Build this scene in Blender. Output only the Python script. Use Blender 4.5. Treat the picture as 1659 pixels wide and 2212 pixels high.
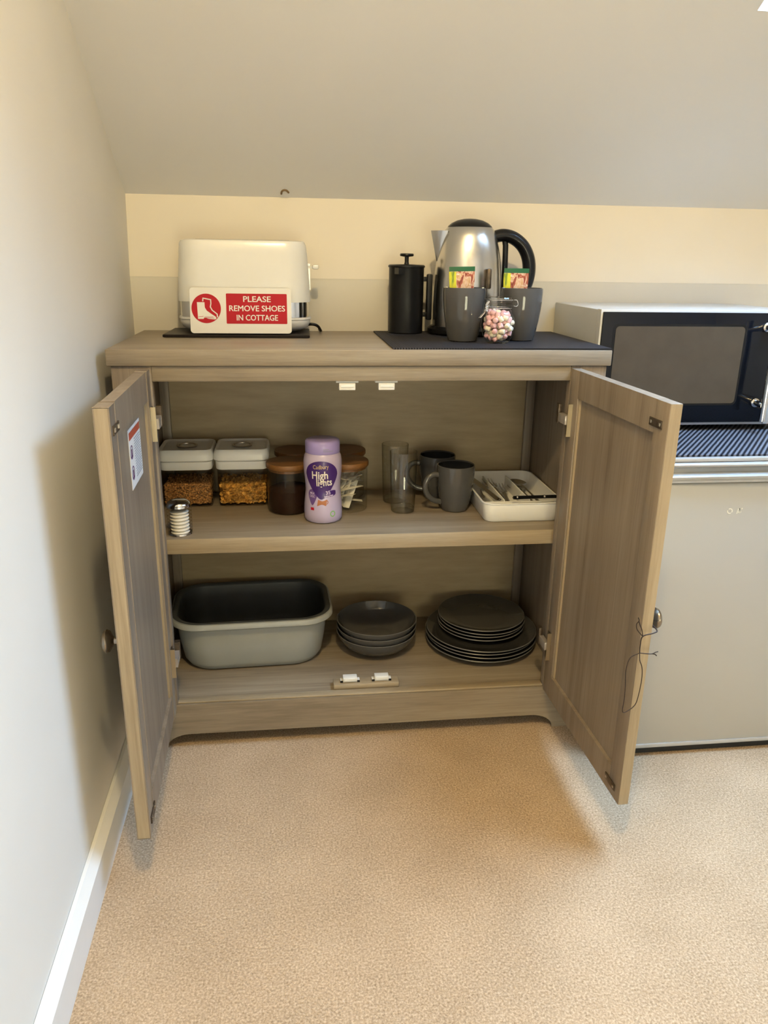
import bpy, bmesh, math, random
from mathutils import Vector, Matrix
random.seed(7)
PI = math.pi
for o in list(bpy.data.objects): bpy.data.objects.remove(o)
SC = bpy.context.scene
COL = SC.collection

# ------------------------------------------------------------------ camera
F_PX = 1649.77
RT = Vector((0.99288743, -0.11813703, 0.01477116))
UP = Vector((0.02303944, 0.31237807, 0.94967843))
FW = Vector((0.11680637, 0.94258346, -0.31287807))
cam_d = bpy.data.cameras.new('camera'); cam = bpy.data.objects.new('camera', cam_d); COL.objects.link(cam)
cam_d.sensor_fit = 'VERTICAL'; cam_d.sensor_height = 36.0; cam_d.lens = F_PX / 2212 * 36.0
cam_d.clip_start = 0.02
cam.matrix_world = Matrix(((RT.x, UP.x, -FW.x, 0.3306), (RT.y, UP.y, -FW.y, -1.4377), (RT.z, UP.z, -FW.z, 1.004), (0, 0, 0, 1)))
SC.camera = cam

# ------------------------------------------------------------------ light
SKY_STRENGTH = 46.0
SKY_COLOR = (0.46, 0.70, 1.0)
LAMP_POWER = 45.0
LAMP_COLOR = (1.0, 0.765, 0.385)
EXPOSURE = 0.22
world = bpy.data.worlds.new('sky'); SC.world = world; world.use_nodes = True
wbg = world.node_tree.nodes['Background']; wbg.inputs[0].default_value = (*SKY_COLOR, 1); wbg.inputs[1].default_value = SKY_STRENGTH
SC.view_settings.view_transform = 'Standard'; SC.view_settings.look = 'None'
SC.view_settings.exposure = EXPOSURE; SC.view_settings.gamma = 1.0; SC.view_settings.use_curve_mapping = False

cyc = SC.cycles; cyc.max_bounces = 10; cyc.diffuse_bounces = 3; cyc.glossy_bounces = 4; cyc.transmission_bounces = 10; cyc.transparent_max_bounces = 20
cyc.use_adaptive_sampling = True; cyc.adaptive_threshold = 0.03; cyc.caustics_reflective = False; cyc.caustics_refractive = False

# roof geometry shared by ceiling and skylight
CY, CZ = 0.43, 1.135                 # foot of the slope
SD = Vector((0, -0.837, 0.547)); SN = Vector((0, 0.547, 0.837))   # up the slope, outward
WX0, WX1, WS0, WS1 = 1.141, 1.72, 0.523, 1.45                     # skylight opening
def slope(x, s, n=0.0): return Vector((x, CY, CZ)) + SD * s + SN * n
def portal(loc, xdir, ydir, sx, sy):
    l = bpy.data.lights.new('daylight_portal', 'AREA'); l.shape = 'RECTANGLE'; l.size = sx; l.size_y = sy
    l.cycles.is_portal = True
    o = bpy.data.objects.new('daylight_portal', l); COL.objects.link(o)
    z = xdir.cross(ydir); m = Matrix((xdir, ydir, z)).transposed().to_4x4(); m.translation = loc; o.matrix_world = m
portal(slope((WX0 + WX1) / 2, (WS0 + WS1) / 2, 0.1), Vector((-1, 0, 0)), SD, WX1 - WX0, WS1 - WS0)
portal(Vector((0.70, -2.83, 0.41)), Vector((1, 0, 0)), Vector((0, 0, 1)), 0.68, 0.62)

# ------------------------------------------------------------------ materials
MATS = {}
def nt(name):
    m = bpy.data.materials.new(name); m.use_nodes = True; t = m.node_tree
    return m, t, t.nodes['Principled BSDF']
def N(t, typ, **kw):
    n = t.nodes.new(typ)
    for k, v in kw.items():
        if k.startswith('i_'):
            n.inputs[k[2:].replace('_', ' ')].default_value = v
        else: setattr(n, k, v)
    return n
def mapping(t, scale, coord='Object'):
    c = N(t, 'ShaderNodeTexCoord'); mp = N(t, 'ShaderNodeMapping'); mp.inputs['Scale'].default_value = scale
    t.links.new(c.outputs[coord], mp.inputs['Vector']); return mp
def ramp(t, stops):
    r = N(t, 'ShaderNodeValToRGB'); e = r.color_ramp.elements
    while len(e) < len(stops): e.new(0.5)
    for k, (p, c) in enumerate(stops): e[k].position = p; e[k].color = (*c, 1)
    return r
def plain(name, col, rough=0.5, metal=0.0, var=0.06, scale=30, bump=0.0, bscale=200, coat=0.0, spec=0.5, aniso=0):
    """a base colour with a little procedural unevenness"""
    if name in MATS: return MATS[name]
    m, t, b = nt(name)
    mp = mapping(t, (scale,) * 3); nz = N(t, 'ShaderNodeTexNoise', i_Detail=2.0); nz.inputs['Scale'].default_value = 1.0
    t.links.new(mp.outputs[0], nz.inputs['Vector'])
    r = ramp(t, [(0.3, [c * (1 - var) for c in col]), (0.7, [min(1, c * (1 + var)) for c in col])])
    t.links.new(nz.outputs['Fac'], r.inputs[0]); t.links.new(r.outputs[0], b.inputs['Base Color'])
    b.inputs['Roughness'].default_value = rough; b.inputs['Metallic'].default_value = metal
    b.inputs['Specular IOR Level'].default_value = spec; b.inputs['Coat Weight'].default_value = coat
    if bump:
        mp2 = mapping(t, (bscale,) * 3); n2 = N(t, 'ShaderNodeTexNoise', i_Detail=3.0); n2.inputs['Scale'].default_value = 1.0
        t.links.new(mp2.outputs[0], n2.inputs['Vector'])
        bp = N(t, 'ShaderNodeBump'); bp.inputs['Strength'].default_value = bump; bp.inputs['Distance'].default_value = 0.002
        t.links.new(n2.outputs['Fac'], bp.inputs['Height']); t.links.new(bp.outputs[0], b.inputs['Normal'])
    MATS[name] = m; return m
def wood(name, axis, cols, rough=0.4, fine=260, coarse=28, along=0.05, bump=0.12):
    """streaked grain running along one axis"""
    m, t, b = nt(name)
    def sc(v): return tuple(v * (along if a == axis else 1) for a in 'xyz')
    mp = mapping(t, sc(fine)); n1 = N(t, 'ShaderNodeTexNoise', i_Detail=6.0, i_Roughness=0.65); n1.inputs['Scale'].default_value = 1.0
    t.links.new(mp.outputs[0], n1.inputs['Vector'])
    mp2 = mapping(t, sc(coarse)); n2 = N(t, 'ShaderNodeTexNoise', i_Detail=5.0, i_Distortion=1.2); n2.inputs['Scale'].default_value = 1.0
    t.links.new(mp2.outputs[0], n2.inputs['Vector'])
    mx = N(t, 'ShaderNodeMath', operation='MULTIPLY_ADD'); mx.inputs[1].default_value = 0.42
    m2 = N(t, 'ShaderNodeMath', operation='MULTIPLY'); m2.inputs[1].default_value = 0.58
    t.links.new(n2.outputs['Fac'], m2.inputs[0]); t.links.new(n1.outputs['Fac'], mx.inputs[0]); t.links.new(m2.outputs[0], mx.inputs[2])
    r = ramp(t, [(0.30, cols[0]), (0.48, cols[1]), (0.66, cols[2])])
    t.links.new(mx.outputs[0], r.inputs[0]); t.links.new(r.outputs[0], b.inputs['Base Color'])
    b.inputs['Roughness'].default_value = rough
    bp = N(t, 'ShaderNodeBump'); bp.inputs['Strength'].default_value = bump; bp.inputs['Distance'].default_value = 0.001
    t.links.new(n1.outputs['Fac'], bp.inputs['Height']); t.links.new(bp.outputs[0], b.inputs['Normal'])
    MATS[name] = m; return m
def thin_glass(name, tint=(0.97, 0.98, 0.97), ior=1.5, gloss=0.0):
    """clear wall: see-through with Fresnel reflection"""
    m = bpy.data.materials.new(name); m.use_nodes = True; t = m.node_tree; t.nodes.clear()
    out = N(t, 'ShaderNodeOutputMaterial'); tr = N(t, 'ShaderNodeBsdfTransparent'); gl = N(t, 'ShaderNodeBsdfGlossy'); lw = N(t, 'ShaderNodeLayerWeight'); mx = N(t, 'ShaderNodeMixShader')
    f0 = ((ior - 1) / (ior + 1)) ** 2; lw.inputs['Blend'].default_value = 0.5; pw = N(t, 'ShaderNodeMath', operation='POWER'); pw.inputs[1].default_value = 5.0; fr = N(t, 'ShaderNodeMath', operation='MULTIPLY_ADD'); fr.inputs[1].default_value = 1 - f0; fr.inputs[2].default_value = f0
    t.links.new(lw.outputs['Facing'], pw.inputs[0]); t.links.new(pw.outputs[0], fr.inputs[0])
    mp = mapping(t, (8,) * 3); nz = N(t, 'ShaderNodeTexNoise'); nz.inputs['Scale'].default_value = 1.0; t.links.new(mp.outputs[0], nz.inputs['Vector'])
    r = ramp(t, [(0.3, [c * 0.985 for c in tint]), (0.7, tint)]); t.links.new(nz.outputs['Fac'], r.inputs[0]); t.links.new(r.outputs[0], tr.inputs[0])
    gl.inputs['Roughness'].default_value = gloss
    t.links.new(fr.outputs[0], mx.inputs[0]); t.links.new(tr.outputs[0], mx.inputs[1]); t.links.new(gl.outputs[0], mx.inputs[2]); t.links.new(mx.outputs[0], out.inputs[0])
    MATS[name] = m; return m

oak = [(0.162, 0.125, 0.085), (0.240, 0.193, 0.139), (0.310, 0.257, 0.190)]
wood('oak_x', 'x', oak); wood('oak_z', 'z', [tuple(c * k for c, k in zip(q, (0.92, 0.90, 0.93))) for q in oak], along=0.035, rough=0.42)
oak_e = [(0.23, 0.175, 0.11), (0.33, 0.26, 0.17), (0.41, 0.33, 0.225)]
wood('oak_edge_x', 'x', oak_e); wood('oak_edge_z', 'z', oak_e)
wood('oak_ply', 'x', [(0.235, 0.170, 0.090), (0.31, 0.232, 0.132), (0.375, 0.288, 0.172)], fine=60, coarse=12, along=0.16, rough=0.45)
wood('bamboo', 'x', [(0.11, 0.043, 0.010), (0.17, 0.072, 0.018), (0.225, 0.10, 0.028)], fine=180, coarse=40, along=0.08, rough=0.45)
plain('wall_paint', (0.76, 0.70, 0.60), 0.85, var=0.02, scale=5, bump=0.0)
plain('wall_left_paint', (0.78, 0.755, 0.71), 0.85, var=0.015, scale=5, bump=0.0)
plain('trim_paint', (0.66, 0.625, 0.55), 0.8, var=0.02, scale=6, bump=0.0)
plain('ceiling_paint', (0.82, 0.80, 0.775), 0.9, var=0.015, scale=3, bump=0.0)
plain('gloss_white', (0.82, 0.82, 0.82), 0.3, var=0.01)
plain('white_plastic', (0.88, 0.87, 0.84), 0.28, var=0.01)
plain('toaster_white', (0.74, 0.735, 0.71), 0.22, var=0.01)
plain('catch_white', (0.78, 0.77, 0.74), 0.4, var=0.02)
plain('chrome', (0.75, 0.75, 0.75), 0.12, 1.0, var=0.02)
plain('steel', (0.62, 0.61, 0.59), 0.24, 1.0, var=0.03)
plain('cutlery_steel', (0.50, 0.48, 0.45), 0.22, 1.0, var=0.05)
plain('brass_plate', (0.62, 0.52, 0.36), 0.35, 1.0, var=0.05)
plain('hinge_metal', (0.60, 0.56, 0.52), 0.3, 1.0, var=0.05)
plain('plaster_brown', (0.20, 0.13, 0.065), 0.7)
plain('hinge_arm', (0.45, 0.41, 0.38), 0.3, 0.5, var=0.03)
plain('bronze', (0.13, 0.10, 0.075), 0.4, 0.8, var=0.2, scale=120)
plain('pewter', (0.34, 0.29, 0.23), 0.22, 1.0, var=0.08)
plain('black_plastic', (0.006, 0.006, 0.007), 0.25, var=0.1, spec=0.35)
plain('black_matte', (0.007, 0.007, 0.008), 0.38, var=0.1, spec=0.3)
plain('black_glass', (0.004, 0.005, 0.008), 0.05, var=0.1, spec=0.3)
plain('oven_window', (0.068, 0.053, 0.038), 0.12, var=0.06, spec=0.35)
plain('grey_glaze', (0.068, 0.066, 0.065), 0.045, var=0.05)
plain('mug_inner_dark', (0.022, 0.024, 0.027), 0.08, var=0.05)
plain('rim_highlight_glaze', (0.105, 0.102, 0.10), 0.25, var=0.05)  # lighter glaze that paints the edge highlight on plates and bowls
plain('dark_glaze', (0.040, 0.038, 0.036), 0.14, var=0.06)
plain('slate_board', (0.012, 0.008, 0.007), 0.4, var=0.2, spec=0.2)
plain('bowl_plastic', (0.30, 0.315, 0.31), 0.35, var=0.02)
plain('bowl_inner', (0.042, 0.046, 0.05), 0.5, var=0.04)
plain('sign_white', (0.70, 0.69, 0.66), 0.35, var=0.01, spec=0.25)
plain('sign_red', (0.40, 0.008, 0.020), 0.45, var=0.03, spec=0.15)
plain('paper', (0.74, 0.74, 0.76), 0.6, var=0.02)
plain('ink', (0.26, 0.28, 0.34), 0.6, var=0.05)
plain('purple_ink', (0.10, 0.03, 0.13), 0.6, var=0.05)
plain('orange_ink', (0.42, 0.07, 0.035), 0.5, var=0.03)
plain('lilac', (0.47, 0.40, 0.56), 0.28, var=0.015)
plain('lilac_cap', (0.33, 0.27, 0.58), 0.3, var=0.015)
plain('deep_purple', (0.050, 0.016, 0.135), 0.3, var=0.04)
plain('mid_purple', (0.13, 0.07, 0.24), 0.3, var=0.04)
plain('cream_ink', (0.78, 0.72, 0.62), 0.4, var=0.01)
plain('gold_ink', (0.62, 0.47, 0.22), 0.4, var=0.01)
plain('lilac_ink', (0.62, 0.52, 0.70), 0.4, var=0.01)
plain('cocoa_ink', (0.38, 0.13, 0.045), 0.4, var=0.05)
plain('leaf_ink', (0.20, 0.42, 0.12), 0.4, var=0.05)
plain('coffee', (0.022, 0.008, 0.004), 0.95, var=0.35, scale=600, spec=0.1)
plain('granola', (0.33, 0.16, 0.05), 0.75, var=0.75, scale=260)
plain('cornflake', (0.56, 0.29, 0.055), 0.6, var=0.4, scale=70)
plain('stick_paper', (0.76, 0.72, 0.63), 0.6, var=0.08, scale=80)
plain('salt', (0.88, 0.84, 0.78), 0.8, var=0.02)
plain('pink_sweet', (0.78, 0.46, 0.48), 0.8, var=0.05)
plain('cream_sweet', (0.84, 0.76, 0.62), 0.8, var=0.03)
plain('rubber', (0.02, 0.02, 0.02), 0.7, var=0.1)
plain('cord', (0.022, 0.012, 0.009), 0.7, var=0.2, scale=300)
plain('sachet_green', (0.012, 0.10, 0.035), 0.35, var=0.08)
plain('fridge_silver', (0.50, 0.49, 0.46), 0.34, 0.35, var=0.02, scale=4)
plain('fridge_trim', (0.62, 0.63, 0.64), 0.22, 0.6, var=0.02)
plain('microwave_silver', (0.60, 0.60, 0.60), 0.3, 0.3, var=0.01)
plain('emblem', (0.80, 0.78, 0.70), 0.4, var=0.02)
plain('lamp_metal', (0.6, 0.55, 0.45), 0.3, 1.0, var=0.02)
thin_glass('clear_glass', (0.97, 0.975, 0.97), 1.5); thin_glass('tumbler_glass', (0.955, 0.955, 0.945), 1.5); thin_glass('clear_plastic', (0.965, 0.955, 0.93), 1.35, 0.03); thin_glass('pane_glass', (0.93, 0.97, 1.0), 1.45)
m = thin_glass('tumbler_glass', (0.96, 0.96, 0.95), 1.75); t = m.node_tree
trn = [n for n in t.nodes if n.type == 'BSDF_TRANSPARENT'][0]; lw = N(t, 'ShaderNodeLayerWeight'); lw.inputs['Blend'].default_value = 0.5
er = ramp(t, [(0.35, (0.94, 0.94, 0.92)), (0.72, (0.80, 0.80, 0.76)), (0.95, (0.30, 0.29, 0.25))]); t.links.new(lw.outputs['Facing'], er.inputs[0]); t.links.new(er.outputs[0], trn.inputs[0])
# carpet: cut pile, flecked
m, t, b = nt('carpet')
mp = mapping(t, (290,) * 3); n1 = N(t, 'ShaderNodeTexNoise', i_Detail=5.0, i_Roughness=0.7); n1.inputs['Scale'].default_value = 1.0; t.links.new(mp.outputs[0], n1.inputs['Vector'])
mp2 = mapping(t, (7,) * 3); n2 = N(t, 'ShaderNodeTexNoise', i_Detail=3.0); n2.inputs['Scale'].default_value = 1.0; t.links.new(mp2.outputs[0], n2.inputs['Vector'])
mx = N(t, 'ShaderNodeMath', operation='MULTIPLY_ADD'); mx.inputs[1].default_value = 0.15; t.links.new(n2.outputs['Fac'], mx.inputs[0]); t.links.new(n1.outputs['Fac'], mx.inputs[2])
r = ramp(t, [(0.37, (0.23, 0.15, 0.083)), (0.57, (0.455, 0.325, 0.206)), (0.77, (0.70, 0.53, 0.365))]); t.links.new(mx.outputs[0], r.inputs[0]); t.links.new(r.outputs[0], b.inputs['Base Color'])
b.inputs['Roughness'].default_value = 1.0; b.inputs['Specular IOR Level'].default_value = 0.1; b.inputs['Sheen Weight'].default_value = 0.15
vo = N(t, 'ShaderNodeTexVoronoi'); vo.inputs['Scale'].default_value = 1.0; mp3 = mapping(t, (300,) * 3); t.links.new(mp3.outputs[0], vo.inputs['Vector'])
ad = N(t, 'ShaderNodeMath', operation='SUBTRACT'); t.links.new(n1.outputs['Fac'], ad.inputs[0]); t.links.new(vo.outputs['Distance'], ad.inputs[1])
bp = N(t, 'ShaderNodeBump'); bp.inputs['Strength'].default_value = 0.4; bp.inputs['Distance'].default_value = 0.004; t.links.new(ad.outputs[0], bp.inputs['Height']); t.links.new(bp.outputs[0], b.inputs['Normal'])
MATS['carpet'] = m
# woven mat: fine two-way weave
def woven(name, s, c0, c1, rot=0.0, two=True):
    m, t, b = nt(name)
    mp = mapping(t, (s,) * 3); mp.inputs['Rotation'].default_value = (0, 0, rot)
    w1 = N(t, 'ShaderNodeTexWave', bands_direction='X'); w1.inputs['Scale'].default_value = 1.0; w1.inputs['Distortion'].default_value = 0.4; t.links.new(mp.outputs[0], w1.inputs['Vector'])
    src = w1.outputs['Fac']
    if two:
        w2 = N(t, 'ShaderNodeTexWave', bands_direction='Y'); w2.inputs['Scale'].default_value = 1.0; w2.inputs['Distortion'].default_value = 0.4; t.links.new(mp.outputs[0], w2.inputs['Vector'])
        ml = N(t, 'ShaderNodeMath', operation='MULTIPLY'); t.links.new(w1.outputs['Fac'], ml.inputs[0]); t.links.new(w2.outputs['Fac'], ml.inputs[1]); src = ml.outputs[0]
    r = ramp(t, [(0.25, c0), (0.8, c1)]); t.links.new(src, r.inputs[0]); t.links.new(r.outputs[0], b.inputs['Base Color'])
    b.inputs['Roughness'].default_value = 0.6; b.inputs['Specular IOR Level'].default_value = 0.2
    bp = N(t, 'ShaderNodeBump'); bp.inputs['Strength'].default_value = 0.6; bp.inputs['Distance'].default_value = 0.002; t.links.new(src, bp.inputs['Height']); t.links.new(bp.outputs[0], b.inputs['Normal'])
    MATS[name] = m
woven('woven_dark', 60, (0.012, 0.011, 0.014), (0.085, 0.080, 0.092))
woven('ribbed_dark', 36, (0.003, 0.004, 0.009), (0.13, 0.135, 0.16), rot=math.radians(38), two=False)
# sachet print: warm picture of food with yellow-green at one side
m, t, b = nt('sachet_print')
mp = mapping(t, (70, 70, 42)); nz = N(t, 'ShaderNodeTexNoise', i_Detail=2.0, i_Distortion=1.5); nz.inputs['Scale'].default_value = 1.0; t.links.new(mp.outputs[0], nz.inputs['Vector'])
r = ramp(t, [(0.32, (0.16, 0.02, 0.012)), (0.45, (0.40, 0.10, 0.05)), (0.53, (0.72, 0.52, 0.36)), (0.62, (0.55, 0.28, 0.10)), (0.72, (0.80, 0.72, 0.58))]); t.links.new(nz.outputs['Fac'], r.inputs[0]); t.links.new(r.outputs[0], b.inputs['Base Color'])
b.inputs['Roughness'].default_value = 0.3; MATS['sachet_print'] = m
m, t, b = nt('sachet_yellow')
mp = mapping(t, (120, 120, 30)); nz = N(t, 'ShaderNodeTexNoise'); nz.inputs['Scale'].default_value = 1.0; t.links.new(mp.outputs[0], nz.inputs['Vector'])
r = ramp(t, [(0.4, (0.14, 0.22, 0.01)), (0.55, (0.62, 0.60, 0.02))]); t.links.new(nz.outputs['Fac'], r.inputs[0]); t.links.new(r.outputs[0], b.inputs['Base Color']); b.inputs['Roughness'].default_value = 0.3; MATS['sachet_yellow'] = m

# ------------------------------------------------------------------ mesh helpers
def box(bm, x0, x1, y0, y1, z0, z1, bev=0.0, seg=2):
    r = bmesh.ops.create_cube(bm, size=1.0); vs = r['verts']
    bmesh.ops.scale(bm, vec=(x1 - x0, y1 - y0, z1 - z0), verts=vs)
    bmesh.ops.translate(bm, vec=((x0 + x1) / 2, (y0 + y1) / 2, (z0 + z1) / 2), verts=vs)
    if bev > 0:
        es = list({e for v in vs for e in v.link_edges})
        bmesh.ops.bevel(bm, geom=es, offset=bev, segments=seg, profile=0.5, affect='EDGES')
def lathe(bm, prof, n=48, c=(0, 0, 0), closed=False):
    """revolve (r,z) points about the vertical through c"""
    rings = []
    for r, z in prof:
        if r < 1e-6: rings.append([bm.verts.new((c[0], c[1], c[2] + z))])
        else: rings.append([bm.verts.new((c[0] + r * math.cos(2 * PI * k / n), c[1] + r * math.sin(2 * PI * k / n), c[2] + z)) for k in range(n)])
    for a, b in zip(rings, rings[1:]):
        for k in range(n):
            k2 = (k + 1) % n
            if len(a) == 1 and len(b) == 1: continue
            if len(a) == 1: bm.faces.new((a[0], b[k2], b[k]))
            elif len(b) == 1: bm.faces.new((a[k], a[k2], b[0]))
            else: bm.faces.new((a[k], a[k2], b[k2], b[k]))
def tube(bm, pts, rad, n=10, caps=True, flat=1.0):
    pts = [Vector(p) for p in pts]; rings = []
    rads = rad if isinstance(rad, (list, tuple)) else [rad] * len(pts)
    ref = None
    for i, p in enumerate(pts):
        d = (pts[min(i + 1, len(pts) - 1)] - pts[max(i - 1, 0)]).normalized()
        if ref is None:
            ref = Vector((0, 0, 1)) if abs(d.z) < 0.9 else Vector((0, 1, 0))
        u = (ref - d * ref.dot(d)).normalized(); w = d.cross(u); ref = u
        rings.append([bm.verts.new(p + (u * math.cos(2 * PI * k / n) * flat + w * math.sin(2 * PI * k / n)) * rads[i]) for k in range(n)])
    for a, b in zip(rings, rings[1:]):
        for k in range(n): bm.faces.new((a[k], a[(k + 1) % n], b[(k + 1) % n], b[k]))
    if caps: bm.faces.new(rings[0][::-1]); bm.faces.new(rings[-1])
def smooth_path(pts, n=8):
    """Catmull-Rom through points"""
    P = [Vector(p) for p in pts]; P = [P[0] * 2 - P[1]] + P + [P[-1] * 2 - P[-2]]; out = []
    for i in range(1, len(P) - 2):
        for k in range(n):
            t = k / n
            out.append(0.5 * ((2 * P[i]) + (P[i + 1] - P[i - 1]) * t + (2 * P[i - 1] - 5 * P[i] + 4 * P[i + 1] - P[i + 2]) * t * t + (3 * P[i] - P[i - 1] - 3 * P[i + 1] + P[i + 2]) * t ** 3))
    out.append(P[-2]); return out
def rrect(hx, hy, r, seg=6):
    r = min(r, hx, hy); out = []
    for cx, cy, a0 in ((hx - r, hy - r, 0), (-hx + r, hy - r, 90), (-hx + r, -hy + r, 180), (hx - r, -hy + r, 270)):
        for k in range(seg + 1):
            a = math.radians(a0 + 90 * k / seg); out.append((cx + r * math.cos(a), cy + r * math.sin(a)))
    return out
def loft(bm, secs, c=(0, 0), cap0=True, cap1=True, seg=6, rot=0.0):
    """stack of rounded rectangles (hx,hy,r,z)"""
    rings = []; cr, sr = math.cos(rot), math.sin(rot)
    for hx, hy, r, z in secs:
        rings.append([bm.verts.new((c[0] + x * cr - y * sr, c[1] + x * sr + y * cr, z)) for x, y in rrect(hx, hy, r, seg)])
    n = len(rings[0])
    for a, b in zip(rings, rings[1:]):
        for k in range(n): bm.faces.new((a[k], a[(k + 1) % n], b[(k + 1) % n], b[k]))
    if cap0: bm.faces.new(rings[0][::-1])
    if cap1: bm.faces.new(rings[-1])
def prism(bm, poly, axis, a, b):
    """polygon extruded along an axis; poly in the other two coordinates"""
    def P(u, v, w):
        return {'x': (w, u, v), 'y': (u, w, v), 'z': (u, v, w)}[axis]
    A = [bm.verts.new(P(u, v, a)) for u, v in poly]; B = [bm.verts.new(P(u, v, b)) for u, v in poly]; n = len(poly)
    bm.faces.new(A); bm.faces.new(B[::-1])
    for k in range(n): bm.faces.new((A[k], B[k], B[(k + 1) % n], A[(k + 1) % n]))
def slab(bm, pts, n, th):
    """flat polygon given thickness th along n"""
    A = [bm.verts.new(p) for p in pts]; B = [bm.verts.new(Vector(p) + n * th) for p in pts]; k = len(pts)
    bm.faces.new(A[::-1]); bm.faces.new(B)
    for i in range(k): bm.faces.new((A[i], A[(i + 1) % k], B[(i + 1) % k], B[i]))

def mesh_obj(name, bm, mat, parent=None, origin=None, smooth=40):
    """one mesh object; bm is in world coordinates, moved into its parent's (or its own) frame"""
    bmesh.ops.recalc_face_normals(bm, faces=bm.faces)
    me = bpy.data.meshes.new(name); bm.to_mesh(me); bm.free()
    o = bpy.data.objects.new(name, me); COL.objects.link(o)
    base = Vector((0, 0, 0))
    if parent is not None:
        q = parent
        while q is not None: base += Vector(q.location); q = q.parent
        o.parent = parent
        me.transform(Matrix.Translation(-base))
    else:
        org = Vector(origin) if origin else Vector((0, 0, 0))
        me.transform(Matrix.Translation(-org)); o.location = org
    me.materials.append(MATS[mat])
    if smooth:
        for p in me.polygons: p.use_smooth = True
        try: me.set_sharp_from_angle(angle=math.radians(smooth))
        except Exception: pass
    return o
def build(name, mat, parent, fn, origin=None, smooth=40):
    bm = bmesh.new(); fn(bm); return mesh_obj(name, bm, mat, parent, origin, smooth)
def tag(o, label, cat, group=None, kind=None):
    o['label'] = label
    if cat: o['category'] = cat
    if group: o['group'] = group
    if kind: o['kind'] = kind
    return o
def thing(name, loc, label, cat, group=None):
    o = bpy.data.objects.new(name, None); COL.objects.link(o); o.location = loc; o.empty_display_size = 0.05
    return tag(o, label, cat, group)
def structure(o, label=None):
    o['kind'] = 'structure'
    if label: o['label'] = label
    return o
def dup(root, loc, rotz=0.0, label=None):
    r = root.copy(); COL.objects.link(r); r.location = loc; r.rotation_euler = (0, 0, rotz)
    if label: r['label'] = label
    for ch in root.children:
        c = ch.copy(); COL.objects.link(c); c.parent = r
        for g in ch.children:
            d = g.copy(); COL.objects.link(d); d.parent = c
    return r
def text_mesh(txt, size, width=None, bold=0.0, shear=0.0):
    """flat triangles of a line of lettering, centred, in x/y"""
    cu = bpy.data.curves.new('lettering', 'FONT'); cu.body = txt; cu.size = size; cu.align_x = 'CENTER'; cu.align_y = 'CENTER'
    cu.offset = bold; cu.shear = shear; cu.resolution_u = 3
    ob = bpy.data.objects.new('lettering', cu); COL.objects.link(ob)
    dg = bpy.context.evaluated_depsgraph_get(); me = bpy.data.meshes.new_from_object(ob.evaluated_get(dg))
    vs = [Vector(v.co) for v in me.vertices]; fs = [tuple(p.vertices) for p in me.polygons]
    bpy.data.objects.remove(ob); bpy.data.curves.remove(cu); bpy.data.meshes.remove(me)
    if width and vs:
        w = max(v.x for v in vs) - min(v.x for v in vs); k = width / w
        vs = [Vector((v.x * k, v.y, 0)) for v in vs]
    return vs, fs
def add_faces(bm, vs, fs):
    V = [bm.verts.new(v) for v in vs]
    for f in fs:
        try: bm.faces.new([V[i] for i in f])
        except ValueError: pass

# ------------------------------------------------------------------ the room
RX0, RX1, RY0 = -0.02, 3.3, -2.75
XL0 = lambda y: -0.0165 - 0.010 * (y + 0.1)      # left wall face leans a touch in plan
FZ = 0.0
structure(build('floor', 'carpet', None, lambda bm: box(bm, -0.3, RX1 + 0.2, RY0 - 0.2, 0.7, -0.1, FZ), smooth=0), 'beige cut pile carpet')
structure(build('wall_left', 'wall_left_paint', None, lambda bm: prism(bm, [(-0.3, RY0 - 0.2), (XL0(RY0), RY0 - 0.2), (XL0(0.6), 0.6), (-0.3, 0.6)], 'z', -0.05, 2.5), smooth=0))
structure(build('wall_right', 'wall_left_paint', None, lambda bm: box(bm, RX1, RX1 + 0.2, RY0 - 0.2, 0.6, -0.05, 2.5), smooth=0))
LZ, LY = 0.962, 0.402      # ledge where the lower wall panel ends
structure(build('wall_back', 'wall_paint', None, lambda bm: prism(bm, [(LY, LZ), (CY, CZ + 0.002), (0.62, CZ + 0.002), (0.62, -0.05), (LY + 0.004, -0.05), (LY + 0.004, LZ)], 'x', -0.28, RX1 + 0.1), smooth=0), 'cream painted back wall')
structure(build('trim_1', 'trim_paint', None, lambda bm: box(bm, -0.05, RX1, LY + 0.0005, LY + 0.02, 0.0, LZ), smooth=0), 'lower greyer panel of the back wall')
def ceil(bm):
    x0, x1, th, S1 = -0.28, RX1 + 0.1, 0.16, 2.05
    for a, b, s0, s1 in ((x0, WX0, -0.12, S1), (WX1, x1, -0.12, S1), (WX0, WX1, -0.12, WS0), (WX0, WX1, WS1, S1)):
        slab(bm, [slope(a, s0), slope(b, s0), slope(b, s1), slope(a, s1)], SN, th)
    e = slope(0, S1)
    box(bm, x0, x1, RY0 - 0.2, e.y + 0.02, e.z - 0.002, e.z + 0.16)
structure(build('ceiling', 'ceiling_paint', None, ceil, smooth=0), 'sloping plaster ceiling')
def wfront(bm):
    a, b, c, d = 0.36, 1.04, 0.10, 0.72
    y0, y1 = RY0 - 0.15, RY0
    box(bm, -0.28, a, y0, y1, -0.05, 2.5); box(bm, b, RX1 + 0.1, y0, y1, -0.05, 2.5); box(bm, a, b, y0, y1, -0.05, c); box(bm, a, b, y0, y1, d, 2.5)
structure(build('wall_front', 'wall_paint', None, wfront, smooth=0))
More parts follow.
